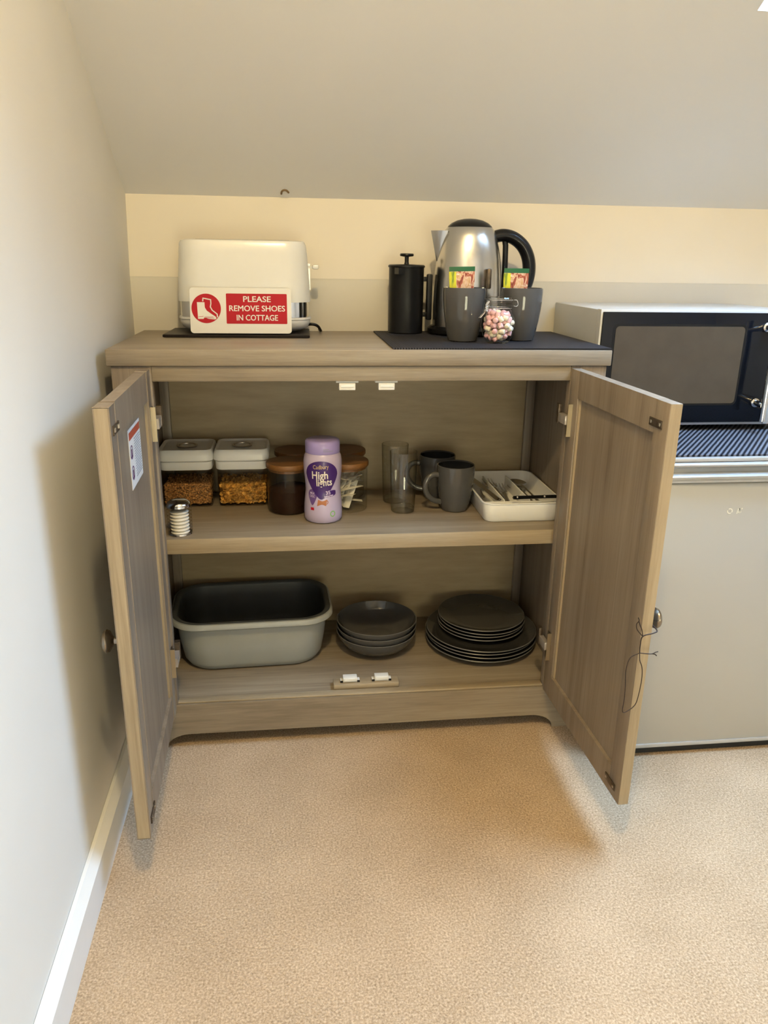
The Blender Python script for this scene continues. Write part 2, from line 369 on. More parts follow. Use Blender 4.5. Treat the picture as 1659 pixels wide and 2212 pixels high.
# skylight
def swin(bm):
    t = 0.035
    for a, b, s0, s1 in ((WX0, WX0 + t, WS0, WS1), (WX1 - t, WX1, WS0, WS1), (WX0 + t, WX1 - t, WS0, WS0 + t), (WX0 + t, WX1 - t, WS1 - t, WS1)):
        slab(bm, [slope(a, s0, 0.07), slope(b, s0, 0.07), slope(b, s1, 0.07), slope(a, s1, 0.07)], SN, 0.06)
w1 = structure(build('window_1', 'gloss_white', None, swin, smooth=0), 'white framed skylight in the sloping ceiling')
build('pane', 'pane_glass', w1, lambda bm: slab(bm, [slope(WX0 + .03, WS0 + .03, 0.09), slope(WX1 - .03, WS0 + .03, 0.09), slope(WX1 - .03, WS1 - .03, 0.09), slope(WX0 + .03, WS1 - .03, 0.09)], SN, 0.004), smooth=0)
def fwin(bm):
    y0, y1 = RY0 - 0.08, RY0 - 0.03
    for x in (0.36, 0.5733, 0.7967, 1.01): box(bm, x, x + 0.03, y0, y1, 0.10, 0.72)
    for z in (0.10, 0.69): box(bm, 0.39, 1.01, y0 + .002, y1 - .002, z, z + 0.03)
w2 = structure(build('window_2', 'gloss_white', None, fwin, smooth=0), 'low white three-light window behind the viewer')
build('pane', 'pane_glass', w2, lambda bm: box(bm, 0.38, 1.02, RY0 - 0.06, RY0 - 0.056, 0.12, 0.70), smooth=0)
# see-through amber sheet added over that window to warm its light
MATS['warm_filter'] = thin_glass('warm_filter', (0.74, 0.43, 0.19), 1.02)
def warm_filter(bm):
    n = 60; A = []
    for k in range(n + 1):
        x = 0.32 + 0.76 * k / n; y = RY0 + 0.03 + 0.006 * math.sin(k * 1.3); A.append((bm.verts.new((x, y, 0.06)), bm.verts.new((x, y, 0.78))))
    for a, b in zip(A, A[1:]): bm.faces.new((a[0], b[0], b[1], a[1]))
tag(build('tint_sheet', 'warm_filter', None, warm_filter, origin=(0.70, RY0 + .03, 0.78)), 'see-through amber sheet added to warm the light of the window behind the viewer', 'tint_sheet')
# skirting board
def skirt(bm):
    A = [bm.verts.new(p) for p in ()]
    prof = [(0.0, 0.0), (0.018, 0.0), (0.018, 0.068), (0.006, 0.082), (0.0, 0.082)]
    y0, y1 = RY0, 0.40
    R0 = [bm.verts.new((XL0(y0) + u, y0, z)) for u, z in prof]; R1 = [bm.verts.new((XL0(y1) + u, y1, z)) for u, z in prof]; n = len(prof)
    bm.faces.new(R0); bm.faces.new(R1[::-1])
    for k in range(n): bm.faces.new((R0[k], R0[(k + 1) % n], R1[(k + 1) % n], R1[k]))
structure(build('baseboard_left', 'gloss_white', None, skirt, smooth=0), 'white skirting board along the left wall')
# ceiling pendant with a warm bulb above the viewer
LP = Vector((0.39, -1.22, 2.05))
pl = thing('pendant_lamp', (LP.x, LP.y, LP.z), 'small brass pendant lamp with warm bulb hanging from the ceiling', 'lamp')
build('cord', 'black_matte', pl, lambda bm: tube(bm, [(LP.x, LP.y, LP.z + 0.10), (LP.x, LP.y, CZ + (CY - LP.y) * .6535 - 0.004)], 0.003))
build('lamp_holder', 'lamp_metal', pl, lambda bm: lathe(bm, [(0, 0.10), (0.012, 0.10), (0.02, 0.075), (0.02, 0.055), (0, 0.055)], 24, LP))
ld = bpy.data.lights.new('bulb', 'POINT'); ld.energy = LAMP_POWER; ld.color = LAMP_COLOR; ld.shadow_soft_size = 0.03
lo = bpy.data.objects.new('bulb', ld); COL.objects.link(lo); lo.parent = pl
# plaster chip and cup hook where wall meets ceiling
hk = build('plaster_hook', 'plaster_brown', None, lambda bm: tube(bm, smooth_path([(0.3185, 0.4185, 1.1415), (0.3195, 0.412, 1.1455), (0.3235, 0.408, 1.1485), (0.330, 0.408, 1.1480), (0.3355, 0.4145, 1.1435)], 6), [0.0022] * 24 + [0.0012], 8), origin=(0.326, 0.41, 1.147))
tag(hk, 'tiny curved brown hook fixed at the foot of the sloping ceiling', 'hook')

# ------------------------------------------------------------------ sideboard
W, H, TT, D = 0.95, 0.8456, 0.0304, 0.392
E0, OV = 0.0064, 0.006
XL, XR, ZR, ZB = 0.0777, 0.8723, 0.7863, 0.1063
sb = thing('sideboard', (W / 2, D / 2, 0), 'low grey-brown oak sideboard with both doors standing open', 'sideboard')
build('top_board', 'oak_x', sb, lambda bm: box(bm, 0, W, 0, D, H - TT, H, 0.0025))
zt = H - TT - 0.0004
IXL, IXR = 0.028, 0.922
for x0, x1 in ((E0, IXL), (IXR, W - E0)):
    build('side_panel', 'oak_z', sb, lambda bm: box(bm, x0, x1, OV + 0.0205, 0.388, 0.0, zt, 0.001))
build('back_panel', 'oak_ply', sb, lambda bm: box(bm, IXL, IXR, 0.378, 0.384, 0.06, zt))
for x0, x1 in ((IXL, IXL + 0.022), (IXR - 0.022, IXR)):
    build('corner_batten', 'oak_z', sb, lambda bm: box(bm, x0 + .0005, x1 - .0005, 0.3665, 0.3775, ZB + .0005, zt - .001, 0.001))
for x0, x1 in ((E0, XL), (XR, W - E0)):
    build('stile', 'oak_z', sb, lambda bm: box(bm, x0, x1, OV, OV + 0.02, ZB, zt, 0.0015))
build('top_rail', 'oak_x', sb, lambda bm: box(bm, XL, XR, OV, OV + 0.02, ZR, zt, 0.0015))
def plinth(bm):
    za = 0.0335
    p = [(E0, ZB - .0004), (E0, 0), (0.0475, 0)]
    n = 8
    for k in range(n + 1):
        t = k / n; a = t * PI / 2
        p.append((0.0475 + 0.052 * (1 - math.cos(a)) if k else 0.0475, za * math.sin(a)))
    q = [(W - x, z) for x, z in p[::-1]]
    prism(bm, p + q, 'y', OV, OV + 0.022)
build('plinth', 'oak_x', sb, plinth, smooth=0)
build('base_panel', 'oak_x', sb, lambda bm: box(bm, IXL, IXR, OV + 0.0225, 0.3775, ZB - 0.018, ZB, 0.001))
build('base_lip', 'oak_edge_x', sb, lambda bm: box(bm, XL, XR, OV + .003, OV + 0.022, ZB - 0.0003, ZB + 0.004, 0.001))
ZS = 0.4658
def shelf_bm(bm): box(bm, IXL + .001, IXR - .001, 0.0405, 0.3595, ZS - 0.0315, ZS, 0.001)
sh = build('shelf', 'oak_x', sb, shelf_bm)
build('edge_strip', 'oak_edge_x', sh, lambda bm: box(bm, IXL + .001, IXR - .001, 0.0385, 0.0402, ZS - 0.0315, ZS, 0.0005))
# magnetic catches
def catch(bm, x, y, z, s, h=0.0125):
    box(bm, x - 0.0215, x + 0.0215, y, y + 0.014, min(z, z + s * 0.004), max(z, z + s * 0.004), 0.0008)
    box(bm, x - 0.0155, x + 0.0155, y - 0.003, y + 0.014, min(z + s * .004, z + s * h), max(z + s * .004, z + s * h), 0.001)
    box(bm, x - 0.012, x + 0.012, y - 0.005, y - 0.003, min(z + s * .006, z + s * 0.011), max(z + s * .006, z + s * 0.011))
for x in (0.4362, 0.5115):
    c = build('magnetic_catch', 'catch_white', sb, lambda bm: catch(bm, x, 0.014, ZR - 0.0002, -1, 0.0175)); c['label'] = 'white magnetic catch'
cb = build('catch_block', 'oak_edge_x', sb, lambda bm: box(bm, 0.408, 0.552, 0.033, 0.062, ZB + .0002, ZB + 0.0125, 0.001))
for x in (0.4445, 0.5145):
    c = build('magnetic_catch', 'catch_white', cb, lambda bm: catch(bm, x, 0.042, ZB + 0.0127, 1)); c['label'] = 'white magnetic catch'
    for s in (-1, 1): build('screw', 'black_matte', cb, lambda bm: box(bm, x + s * .0185 - .003, x + s * .0185 + .003, 0.041, 0.0418, ZB + 0.0125, ZB + 0.0175))
# doors
ZD0, ZD1, DW, DT = 0.1018, 0.8105, 0.3865, 0.0195
def make_door(side):
    """side -1 left, +1 right; local frame: u from hinge to free edge, w outwards from inner face"""
    ang = 1.5422 if side < 0 else 1.598
    hx = 0.0732 + 0.001 if side < 0 else 0.873 - 0.001
    h = Vector((hx, 0.0035, 0))
    d = Vector((-side * math.cos(ang), -math.sin(ang), 0)); n = Vector((side * math.sin(ang), -math.cos(ang), 0))
    def P(u, w, z): return h + d * u + n * w + Vector((0, 0, z))
    def pbox(bm, u0, u1, w0, w1, z0, z1, bev=0.0):
        r = bmesh.ops.create_cube(bm, size=1.0); vs = r['verts']
        for v in vs: v.co = P(u0 + (v.co.x + .5) * (u1 - u0), w0 + (v.co.y + .5) * (w1 - w0), z0 + (v.co.z + .5) * (z1 - z0))
        if bev: bmesh.ops.bevel(bm, geom=list({e for v in vs for e in v.link_edges}), offset=bev, segments=2, profile=.5, affect='EDGES')
    fs, ft = 0.042, 0.052
    def frame(bm):
        pbox(bm, 0, fs, 0, DT, ZD0, ZD1, .0012); pbox(bm, DW - fs, DW, 0, DT, ZD0, ZD1, .0012)
        pbox(bm, fs - .0005, DW - fs + .0005, 0.0003, DT - .0003, ZD1 - ft, ZD1); pbox(bm, fs - .0005, DW - fs + .0005, .0003, DT - .0003, ZD0, ZD0 + ft)
    dr = build('door', 'oak_z', sb, frame, smooth=30)
    dr['label'] = 'left door swung open beside the wall' if side < 0 else 'right door swung open in front of the fridge'
    build('door_panel', 'oak_z', dr, lambda bm: pbox(bm, fs - .004, DW - fs + .004, 0.007, 0.013, ZD0 + ft - .004, ZD1 - ft + .004))
    def lit_bead(bm):
        pbox(bm, fs, fs + .004, 0.003, 0.007, ZD0 + ft, ZD1 - ft)
    build('lit_edge_bead', 'oak_edge_z', dr, lit_bead, smooth=0)  # pale bead paints the lit inner edge of the hinge stile
    build('edge_band', 'oak_edge_z', dr, lambda bm: pbox(bm, DW, DW + .0008, .0008, DT - .0008, ZD0 + .001, ZD1 - .001), smooth=0)
    # knob on the outer face
    def knob(bm):
        prof = [(0, 0.0), (0.009, 0.0), (0.008, 0.003), (0.0055, 0.006), (0.0055, 0.012), (0.010, 0.015), (0.0165, 0.019), (0.018, 0.023), (0.0165, 0.027), (0.010, 0.0305), (0, 0.0315)]
        lathe(bm, prof, 28); M = Matrix((d, Vector((0, 0, 1)), n)).transposed().to_4x4(); M.translation = P(DW - 0.036, DT, 0.4445)
        for v in bm.verts: v.co = M @ v.co
    k = build('knob', 'pewter', dr, knob); k['label'] = 'round aged metal knob'
    for z in (0.712, 0.218):
        for nm, mt, q in (('hinge_leaf', 'brass_plate', (0.022, 0.0235, -.009, -.0002, z - .032, z + .032, 0)), ('hinge_leaf', 'bronze', (0.004, 0.0218, -.002, -.0002, z - .03, z + .03, .0005)),
                          ('hinge_arm', 'hinge_arm', (-0.016, 0.020, -.0125, -.0025, z - .009, z + .009, .0008)), ('hinge_mount', 'bronze', (-0.030, -0.0165, -.013, -.005, z - .012, z + .026, .001)),
                          ('hinge_screw', 'bronze', (0.012, 0.0215, -.006, -.0022, z + .012, z + .028, .001)), ('hinge_screw', 'bronze', (0.010, 0.0215, -.006, -.0022, z - .030, z - .012, .001))):
            build(nm, mt, dr, lambda bm: pbox(bm, *q))
    for z in (0.775, 0.124):
        sp = build('strike_plate', 'bronze', dr, lambda bm: pbox(bm, DW - .056, DW - .016, -.0016, -.0001, z - .0065, z + .0065, .0006)); sp['label'] = 'small dark metal strike plate with two screws'
        for u in (DW - .050, DW - .022): build('screw', 'hinge_metal', dr, lambda bm: pbox(bm, u - .0025, u + .0025, -.0026, -.0017, z - .0025, z + .0025, .0005))
    return P, pbox
PL, pboxL = make_door(-1)
PR, pboxR = make_door(1)
# notice stuck on the inner face of the left door panel
def on_left(u0, u1, w, th, z0, z1): return lambda bm: pboxL(bm, u0, u1, w - th, w, z0, z1)
ntc = thing('safety_notice', tuple(PL(0.2, 0.0068, 0.655)), 'small white printed notice with red header stuck inside the left door', 'notice')
u0, u1 = 0.117, 0.227
build('sheet', 'paper', ntc, on_left(u0, u1, 0.0068, 0.0008, 0.647, 0.744), smooth=0)
build('header_band', 'orange_ink', ntc, on_left(u0 + .004, u1 - .004, 0.0058, 0.0003, 0.727, 0.739), smooth=0)
def lines(bm):
    for k in range(16):
        z = 0.722 - k * 0.0042
        pboxL(bm, u0 + .006 + random.random() * .006, u0 + .064, 0.0055, 0.0058, z - .0011, z)
build('text_lines', 'ink', ntc, lines, smooth=0)['kind'] = 'stuff'
def picts(bm):
    for zc, hh in ((0.706, 0.016), (0.672, 0.014)):
        n = 24
        for k in range(n):
            a0, a1 = 2 * PI * k / n, 2 * PI * (k + 1) / n
            q = [PL(u1 - .017 + r * math.cos(a), 0.0056, zc + r * math.sin(a)) for a, r in ((a0, .0115), (a1, .0115), (a1, .0095), (a0, .0095))]
            bm.faces.new([bm.verts.new(p) for p in q])
        pboxL(bm, u1 - .0205, u1 - .0135, 0.0054, 0.0057, zc - .007, zc + .005)
        pboxL(bm, u1 - .024, u1 - .010, 0.0053, 0.0056, zc - .0085, zc - .006)
build('pictograms', 'purple_ink', ntc, picts, smooth=0)['kind'] = 'stuff'
# loop of cord tied on the right knob
def cordf(bm):
    y = -0.3995
    kz = 0.4445; kp = PR(DW - 0.036, DT + 0.009, kz)
    tube(bm, [kp + Vector((0.0, 0.0078 * math.cos(a), 0.0078 * math.sin(a))) for a in [k * 2 * PI / 16 for k in range(17)]], 0.0011, 6)
    tube(bm, smooth_path([kp + Vector((0, -.0078, -.002)), (0.9050, -0.392, 0.446), (0.896, y, 0.445), (0.8785, y, 0.440), (0.8762, y, 0.424), (0.8768, y, 0.4105)], 6), 0.0011, 6)
    tube(bm, smooth_path([(0.8785, y, 0.440), (0.868, y, 0.452), (0.8655, y, 0.462), (0.8690, y, 0.468), (0.867, y, 0.4735)], 6), 0.0008, 6)
    tube(bm, smooth_path([(0.8785, y, 0.440), (0.8755, y, 0.452), (0.8710, y, 0.461), (0.8685, y, 0.468)], 6), 0.0008, 6)
    tube(bm, smooth_path([(0.8768, y, 0.4105), (0.888, y, 0.4088), (0.898, y, 0.4080), (0.904, y, 0.4105), (0.908, y, 0.4115)], 6), 0.0009, 6)
    tube(bm, smooth_path([(0.898, y, 0.4080), (0.903, y, 0.4068), (0.9065, y, 0.4040)], 4), 0.0009, 6)
    tube(bm, smooth_path([(0.8768, y, 0.4105), (0.862, y, 0.4020), (0.8575, y, 0.380), (0.860, y, 0.350), (0.861, y, 0.325), (0.8605, y, 0.304), (0.8665, y, 0.302), (0.880, y, 0.313), (0.8845, y, 0.330), (0.8865, y, 0.362), (0.8845, y, 0.383), (0.879, y, 0.397), (0.8768, y, 0.4105)], 6), 0.0008, 6)
co = build('cord_loop', 'cord', None, cordf, origin=(0.905, -0.39, 0.44))
tag(co, 'thin dark brown cord tied in loops round the right door knob', 'cord')

# ------------------------------------------------------------------ things on the sideboard top
ZT = H
brd = build('serving_board', 'slate_board', None, lambda bm: loft(bm, [(0.150, 0.0795, 0.003, ZT + .0002), (0.152, 0.0815, 0.004, ZT + .0012), (0.152, 0.0815, 0.004, ZT + .0052), (0.1505, 0.08, 0.003, ZT + .0062)], (0.2215, 0.298), rot=-0.02), origin=(0.2215, 0.298, ZT))
tag(brd, 'thin dark brown board lying under the white toaster', 'board')
TB = ZT + 0.0064
tc = (0.236, 0.317)
ts = thing('toaster', (tc[0], tc[1], TB), 'white toaster with chrome band standing on the dark board', 'toaster')
def tbody(bm):
    loft(bm, [(0.1405, 0.066, 0.05, 0.9160), (0.1405, 0.0665, 0.05, 0.922), (0.1385, 0.0655, 0.049, 0.96), (0.1345, 0.063, 0.047, 1.015), (0.1325, 0.061, 0.045, 1.032), (0.129, 0.058, 0.043, 1.0385), (0.122, 0.052, 0.04, 1.0405), (0.11, 0.044, 0.03, 1.0405)], tc, seg=10)
build('body', 'toaster_white', ts, tbody)
build('chrome_band', 'chrome', ts, lambda bm: loft(bm, [(0.1375, 0.0635, 0.047, 0.8845), (0.1375, 0.0635, 0.047, 0.9158)], tc, seg=10))
build('base', 'toaster_white', ts, lambda bm: loft(bm, [(0.122, 0.050, 0.04, 0.8555), (0.134, 0.060, 0.047, 0.862), (0.1395, 0.0655, 0.05, 0.873), (0.1395, 0.0655, 0.05, 0.879), (0.1415, 0.0675, 0.051, 0.880), (0.1415, 0.0675, 0.051, 0.8843)], tc, seg=10))
for sx in (-1, 1):
    for sy in (-1, 1):
        build('foot', 'rubber', ts, lambda bm: lathe(bm, [(0, 0), (0.009, 0), (0.010, 0.0035), (0, 0.0035)], 16, (tc[0] + sx * .1, tc[1] + sy * .035, TB + .0002)))
for dy in (-0.019, 0.019):
    build('bread_slot', 'black_matte', ts, lambda bm: loft(bm, [(0.098, 0.011, 0.006, 1.0406), (0.098, 0.011, 0.006, 1.0412)], (tc[0], tc[1] + dy)))
build('lever_slot', 'hinge_metal', ts, lambda bm: box(bm, tc[0] + .1368, tc[0] + .1412, tc[1] - .002, tc[1] + .002, 0.94, 0.995))
def lever(bm):
    box(bm, tc[0] + .132, tc[0] + .148, tc[1] - .0025, tc[1] + .0025, 0.985, 0.990)
    box(bm, tc[0] + .146, tc[0] + .160, tc[1] - .013, tc[1] + .013, 0.9835, 0.9925, .003)
build('lever', 'toaster_white', ts, lever)
build('power_cord', 'black_plastic', ts, lambda bm: tube(bm, smooth_path([(tc[0] + .115, tc[1] + .01, ZT + .017), (tc[0] + .142, tc[1] + .0, ZT + .021), (tc[0] + .156, tc[1] + .004, ZT + .017), (tc[0] + .163, tc[1] + .015, ZT + .007), (tc[0] + .164, tc[1] + .035, ZT + .0045), (tc[0] + .162, tc[1] + .06, ZT + .0045)], 6), 0.0032, 10))
# sign leaning on the toaster
SB = Vector((0.2303, 0.2215, TB + .0004)); tilt = math.radians(12.5); roll = -0.018
su = Vector((math.cos(roll), 0, math.sin(roll) * math.cos(tilt))).normalized(); sv = Vector((0, math.sin(tilt), math.cos(tilt)))
su = (su - sv * su.dot(sv)).normalized(); sn = su.cross(sv)   # towards the viewer is -y
if sn.y > 0: sn = -sn
SB = SB + sn * 0.0 + sv * 0.0021
def SP(u, v, w=0.0): return SB + su * u + sv * v + sn * w
sg = thing('sign', tuple(SB), 'white plastic sign with red boots symbol and lettering leaning on the toaster', 'sign')
def flat_poly(bm, pts, w0, w1):
    A = [bm.verts.new(SP(u, v, w0)) for u, v in pts]; B = [bm.verts.new(SP(u, v, w1)) for u, v in pts]; n = len(pts)
    bm.faces.new(A[::-1]); bm.faces.new(B)
    for k in range(n): bm.faces.new((A[k], A[(k + 1) % n], B[(k + 1) % n], B[k]))
SWd, SHt = 0.2085, 0.093
build('board', 'sign_white', sg, lambda bm: flat_poly(bm, [(x, y + SHt / 2) for x, y in rrect(SWd / 2, SHt / 2, 0.007)], -0.003, 0), smooth=0)
cu_, cv_ = -0.0712, 0.0505
build('red_disc', 'sign_red', sg, lambda bm: flat_poly(bm, [(cu_ + .030 * math.cos(a), cv_ + .030 * math.sin(a)) for a in [2 * PI * k / 48 for k in range(48)]], 0.0001, 0.0004), smooth=0)
def boots(bm):
    front = [(-.0185, .0125), (-.0032, .0125), (-.0028, .002), (.001, -.0045), (.010, -.011), (.0185, -.0165), (.0205, -.020), (.018, -.0225), (.005, -.0212), (-.004, -.0185), (-.0062, -.0215), (-.0172, -.0215), (-.0172, -.0185), (-.0178, -.006)]
    flat_poly(bm, [(cu_ + x, cv_ + y) for x, y in front], 0.0006, 0.0008)
    top = [(-.0065, .0150), (-.0060, .0208), (.0095, .0178), (.0098, .010), (.0085, .0030), (.0120, -.0035), (.0220, -.0115), (.0225, -.0175)]
    w = .0011
    for (x0, y0), (x1, y1) in zip(top, top[1:]):
        dx, dy = x1 - x0, y1 - y0; l = math.hypot(dx, dy); nx, ny = -dy / l * w, dx / l * w; ex, ey = dx / l * w * .6, dy / l * w * .6
        flat_poly(bm, [(cu_ + x0 - nx - ex, cv_ + y0 - ny - ey), (cu_ + x1 - nx + ex, cv_ + y1 - ny + ey), (cu_ + x1 + nx + ex, cv_ + y1 + ny + ey), (cu_ + x0 + nx - ex, cv_ + y0 + ny - ey)], 0.0006, 0.0008)
build('boot_symbol', 'sign_white', sg, boots, smooth=0)
def boot_marks(bm):
    for (x0, y0), (x1, y1) in (((-.0165, -.0172), (-.006, -.0160)), ((-.004, -.0172), (.014, -.0172)), ((-.002, -.0192), (.016, -.0198))):
        flat_poly(bm, [(cu_ + x0, cv_ + y0 - .0004), (cu_ + x1, cv_ + y1 - .0004), (cu_ + x1, cv_ + y1 + .0004), (cu_ + x0, cv_ + y0 + .0004)], 0.0009, 0.00095)
build('boot_detail', 'sign_red', sg, boot_marks, smooth=0)
build('red_panel', 'sign_red', sg, lambda bm: flat_poly(bm, [(0.0325 + x, 0.0505 + y) for x, y in rrect(0.0628, 0.0308, 0.0015, 2)], 0.0001, 0.0004), smooth=0)
def lettering(bm):
    for txt, w, v in (('PLEASE', 0.0565, 0.0695), ('REMOVE SHOES', 0.1150, 0.0505), ('IN COTTAGE', 0.0850, 0.0315)):
        vs, fs = text_mesh(txt, 0.0165, w, 0.0)
        for i, (dx, dy) in enumerate(((0, 0), (-.0003, 0), (.0003, 0), (0, .0002), (0, -.0002))): add_faces(bm, [SP(0.0330 + p.x + dx, v + p.y + dy, 0.0007 + i * .00002) for p in vs], fs)
build('lettering', 'sign_white', sg, lettering, smooth=0)

# woven mat
def matbm(bm):
    p = [(0.522, 0.004), (0.9485, 0.0015), (0.9475, 0.365), (0.5225, 0.362)]
    prism(bm, p, 'z', ZT + .0002, ZT + .0032)
tag(build('placemat', 'woven_dark', None, matbm, origin=(0.735, 0.18, ZT), smooth=0), 'dark woven placemat under the kettle and mugs', 'placemat')
ZM = ZT + .0034
# coffee press
pc = (0.590, 0.318)
fp = thing('coffee_press', (pc[0], pc[1], ZM), 'matt black cylindrical coffee press beside the steel kettle', 'coffee press')
build('body', 'black_matte', fp, lambda bm: lathe(bm, [(0, 0), (0.037, 0), (0.0388, 0.002), (0.0388, 0.1395), (0.0395, 0.141), (0, 0.141)], 48, (*pc, ZM)))
build('lid', 'black_matte', fp, lambda bm: lathe(bm, [(0, 0.1412), (0.0405, 0.1412), (0.0408, 0.1425), (0.0405, 0.145), (0.038, 0.1468), (0, 0.148)], 48, (*pc, ZM)))
build('spout', 'black_matte', fp, lambda bm: [prism(bm, [(pc[0] - .030, pc[1] - .026), (pc[0] - .008, pc[1] - .037), (pc[0] - .024, pc[1] - .0475)], 'z', ZM + .127, ZM + .1405)])
build('plunger', 'black_matte', fp, lambda bm: lathe(bm, [(0, 0.147), (0.006, 0.147), (0.0045, 0.152), (0.0045, 0.163), (0.0145, 0.1645), (0.0155, 0.167), (0.0145, 0.1700), (0, 0.1708)], 28, (*pc, ZM)))
def fph(bm):
    box(bm, pc[0] + .0455, pc[0] + .0575, pc[1] - .014, pc[1] + .004, ZM + .029, ZM + .128, .003)
    for z in (0.036, 0.112): box(bm, pc[0] + .036, pc[0] + .047, pc[1] - .010, pc[1] + .0, ZM + z, ZM + z + .010, .001)
build('handle', 'black_matte', fp, fph)
# kettle
kc = (0.7245, 0.300)
kt = thing('kettle', (kc[0], kc[1], ZM), 'brushed steel electric kettle with black handle and lid', 'kettle')
build('power_base', 'black_plastic', kt, lambda bm: lathe(bm, [(0, 0), (0.082, 0), (0.086, 0.004), (0.086, 0.012), (0.079, 0.018), (0, 0.018)], 56, (*kc, ZM)))
build('body', 'steel', kt, lambda bm: lathe(bm, [(0, 0.0182), (0.074, 0.0182), (0.0742, 0.022), (0.0745, 0.06), (0.0740, 0.10), (0.0728, 0.13), (0.070, 0.16), (0.0655, 0.185), (0.0595, 0.206), (0.0535, 0.220), (0.0485, 0.2255), (0, 0.2255)], 72, (*kc, ZM)))
build('lid', 'black_plastic', kt, lambda bm: lathe(bm, [(0.0485, 0.2258), (0.0470, 0.2285), (0.040, 0.2345), (0.028, 0.2400), (0.014, 0.2430), (0, 0.2438)], 48, (*kc, ZM)))
def spout(bm):
    z0, z1 = ZM + 0.155, ZM + 0.218
    a = [(-0.052, 0.022), (-0.070, 0.018), (-0.0855, 0.0), (-0.070, -0.018), (-0.052, -0.022)]
    b = [(-0.060, 0.008), (-0.0675, 0.006), (-0.0715, 0.0), (-0.0675, -0.006), (-0.060, -0.008)]
    A = [bm.verts.new((kc[0] + x, kc[1] + y, z1)) for x, y in a]; B = [bm.verts.new((kc[0] + x, kc[1] + y, z0)) for x, y in b]
    for k in range(4): bm.faces.new((A[k], A[k + 1], B[k + 1], B[k]))
    bm.faces.new(A); bm.faces.new(B[::-1]); bm.faces.new((A[4], A[0], B[0], B[4]))
build('spout', 'steel', kt, spout, smooth=50)
def khandle(bm):
    K = lambda x, z: (kc[0] + x, kc[1] - 0.002, ZM + z)
    path = smooth_path([K(0.054, 0.207), K(0.075, 0.211), K(0.098, 0.206), K(0.120, 0.190), K(0.134, 0.166), K(0.1385, 0.138), K(0.134, 0.110), K(0.120, 0.082), K(0.1, 0.060), K(0.076, 0.048)], 6)
    n = len(path); rad = [0.0155 + 0.0015 * math.sin(PI * k / n) for k in range(n)]
    tube(bm, path, rad, 14, flat=0.85)
    tube(bm, [K(0.0775, 0.208), K(0.0815, 0.19), K(0.083, 0.15), K(0.083, 0.10), K(0.083, 0.052)], 0.0062, 10)
build('handle', 'black_plastic', kt, khandle)
build('dark_strip', 'bronze', kt, lambda bm: box(bm, kc[0] + .026, kc[0] + .035, kc[1] - .0785, kc[1] - .0660, ZM + .10, ZM + .142, .003))  # small dark raised strip on the kettle front
# mugs
def mug_parts(root, c):
    prof = [(0, 0.0), (0.027, 0.0), (0.0295, 0.0015), (0.0335, 0.016), (0.0378, 0.040), (0.0408, 0.062), (0.0424, 0.082), (0.0428, 0.097), (0.0425, 0.1045), (0.0412, 0.1055), (0.0398, 0.1045), (0.0398, 0.082), (0.0380, 0.060), (0.0345, 0.036), (0.030, 0.014), (0.025, 0.006), (0, 0.005)]
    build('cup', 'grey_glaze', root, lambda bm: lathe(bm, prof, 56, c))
    build('lining', 'mug_inner_dark', root, lambda bm: lathe(bm, [(0.0396, 0.1025), (0.0396, 0.082), (0.0378, 0.060), (0.0343, 0.036), (0.0298, 0.014), (0.025, 0.0064), (0, 0.0054)], 48, c))  # darker skin over the inside of the mug
    def hd(bm):
        P = lambda x, z: (c[0] + x, c[1], c[2] + z)
        tube(bm, smooth_path([P(0.0405, 0.083), P(0.053, 0.084), P(0.065, 0.077), P(0.0715, 0.062), P(0.0695, 0.046), P(0.060, 0.032), P(0.048, 0.0235), P(0.0335, 0.020)], 6), 0.0052, 12, flat=1.25)
    build('handle', 'grey_glaze', root, hd)
mg = thing('mug', (0.6830, 0.1395, ZM), 'tall grey glazed mug left of the marshmallow jar', 'mug', 'grey glazed mugs')
mug_parts(mg, (0.6830, 0.1395, ZM)); mg.rotation_euler.z = math.radians(100)
dup(mg, (0.8085, 0.158, ZM), math.radians(85), 'tall grey glazed mug right of the marshmallow jar')
dup(mg, (0.6945, 0.195, ZS + .0003), math.radians(190), 'grey mug on the shelf nearest the white cutlery tray')
dup(mg, (0.6700, 0.289, ZS + .0003), math.radians(172), 'grey mug at the back of the shelf behind another mug')
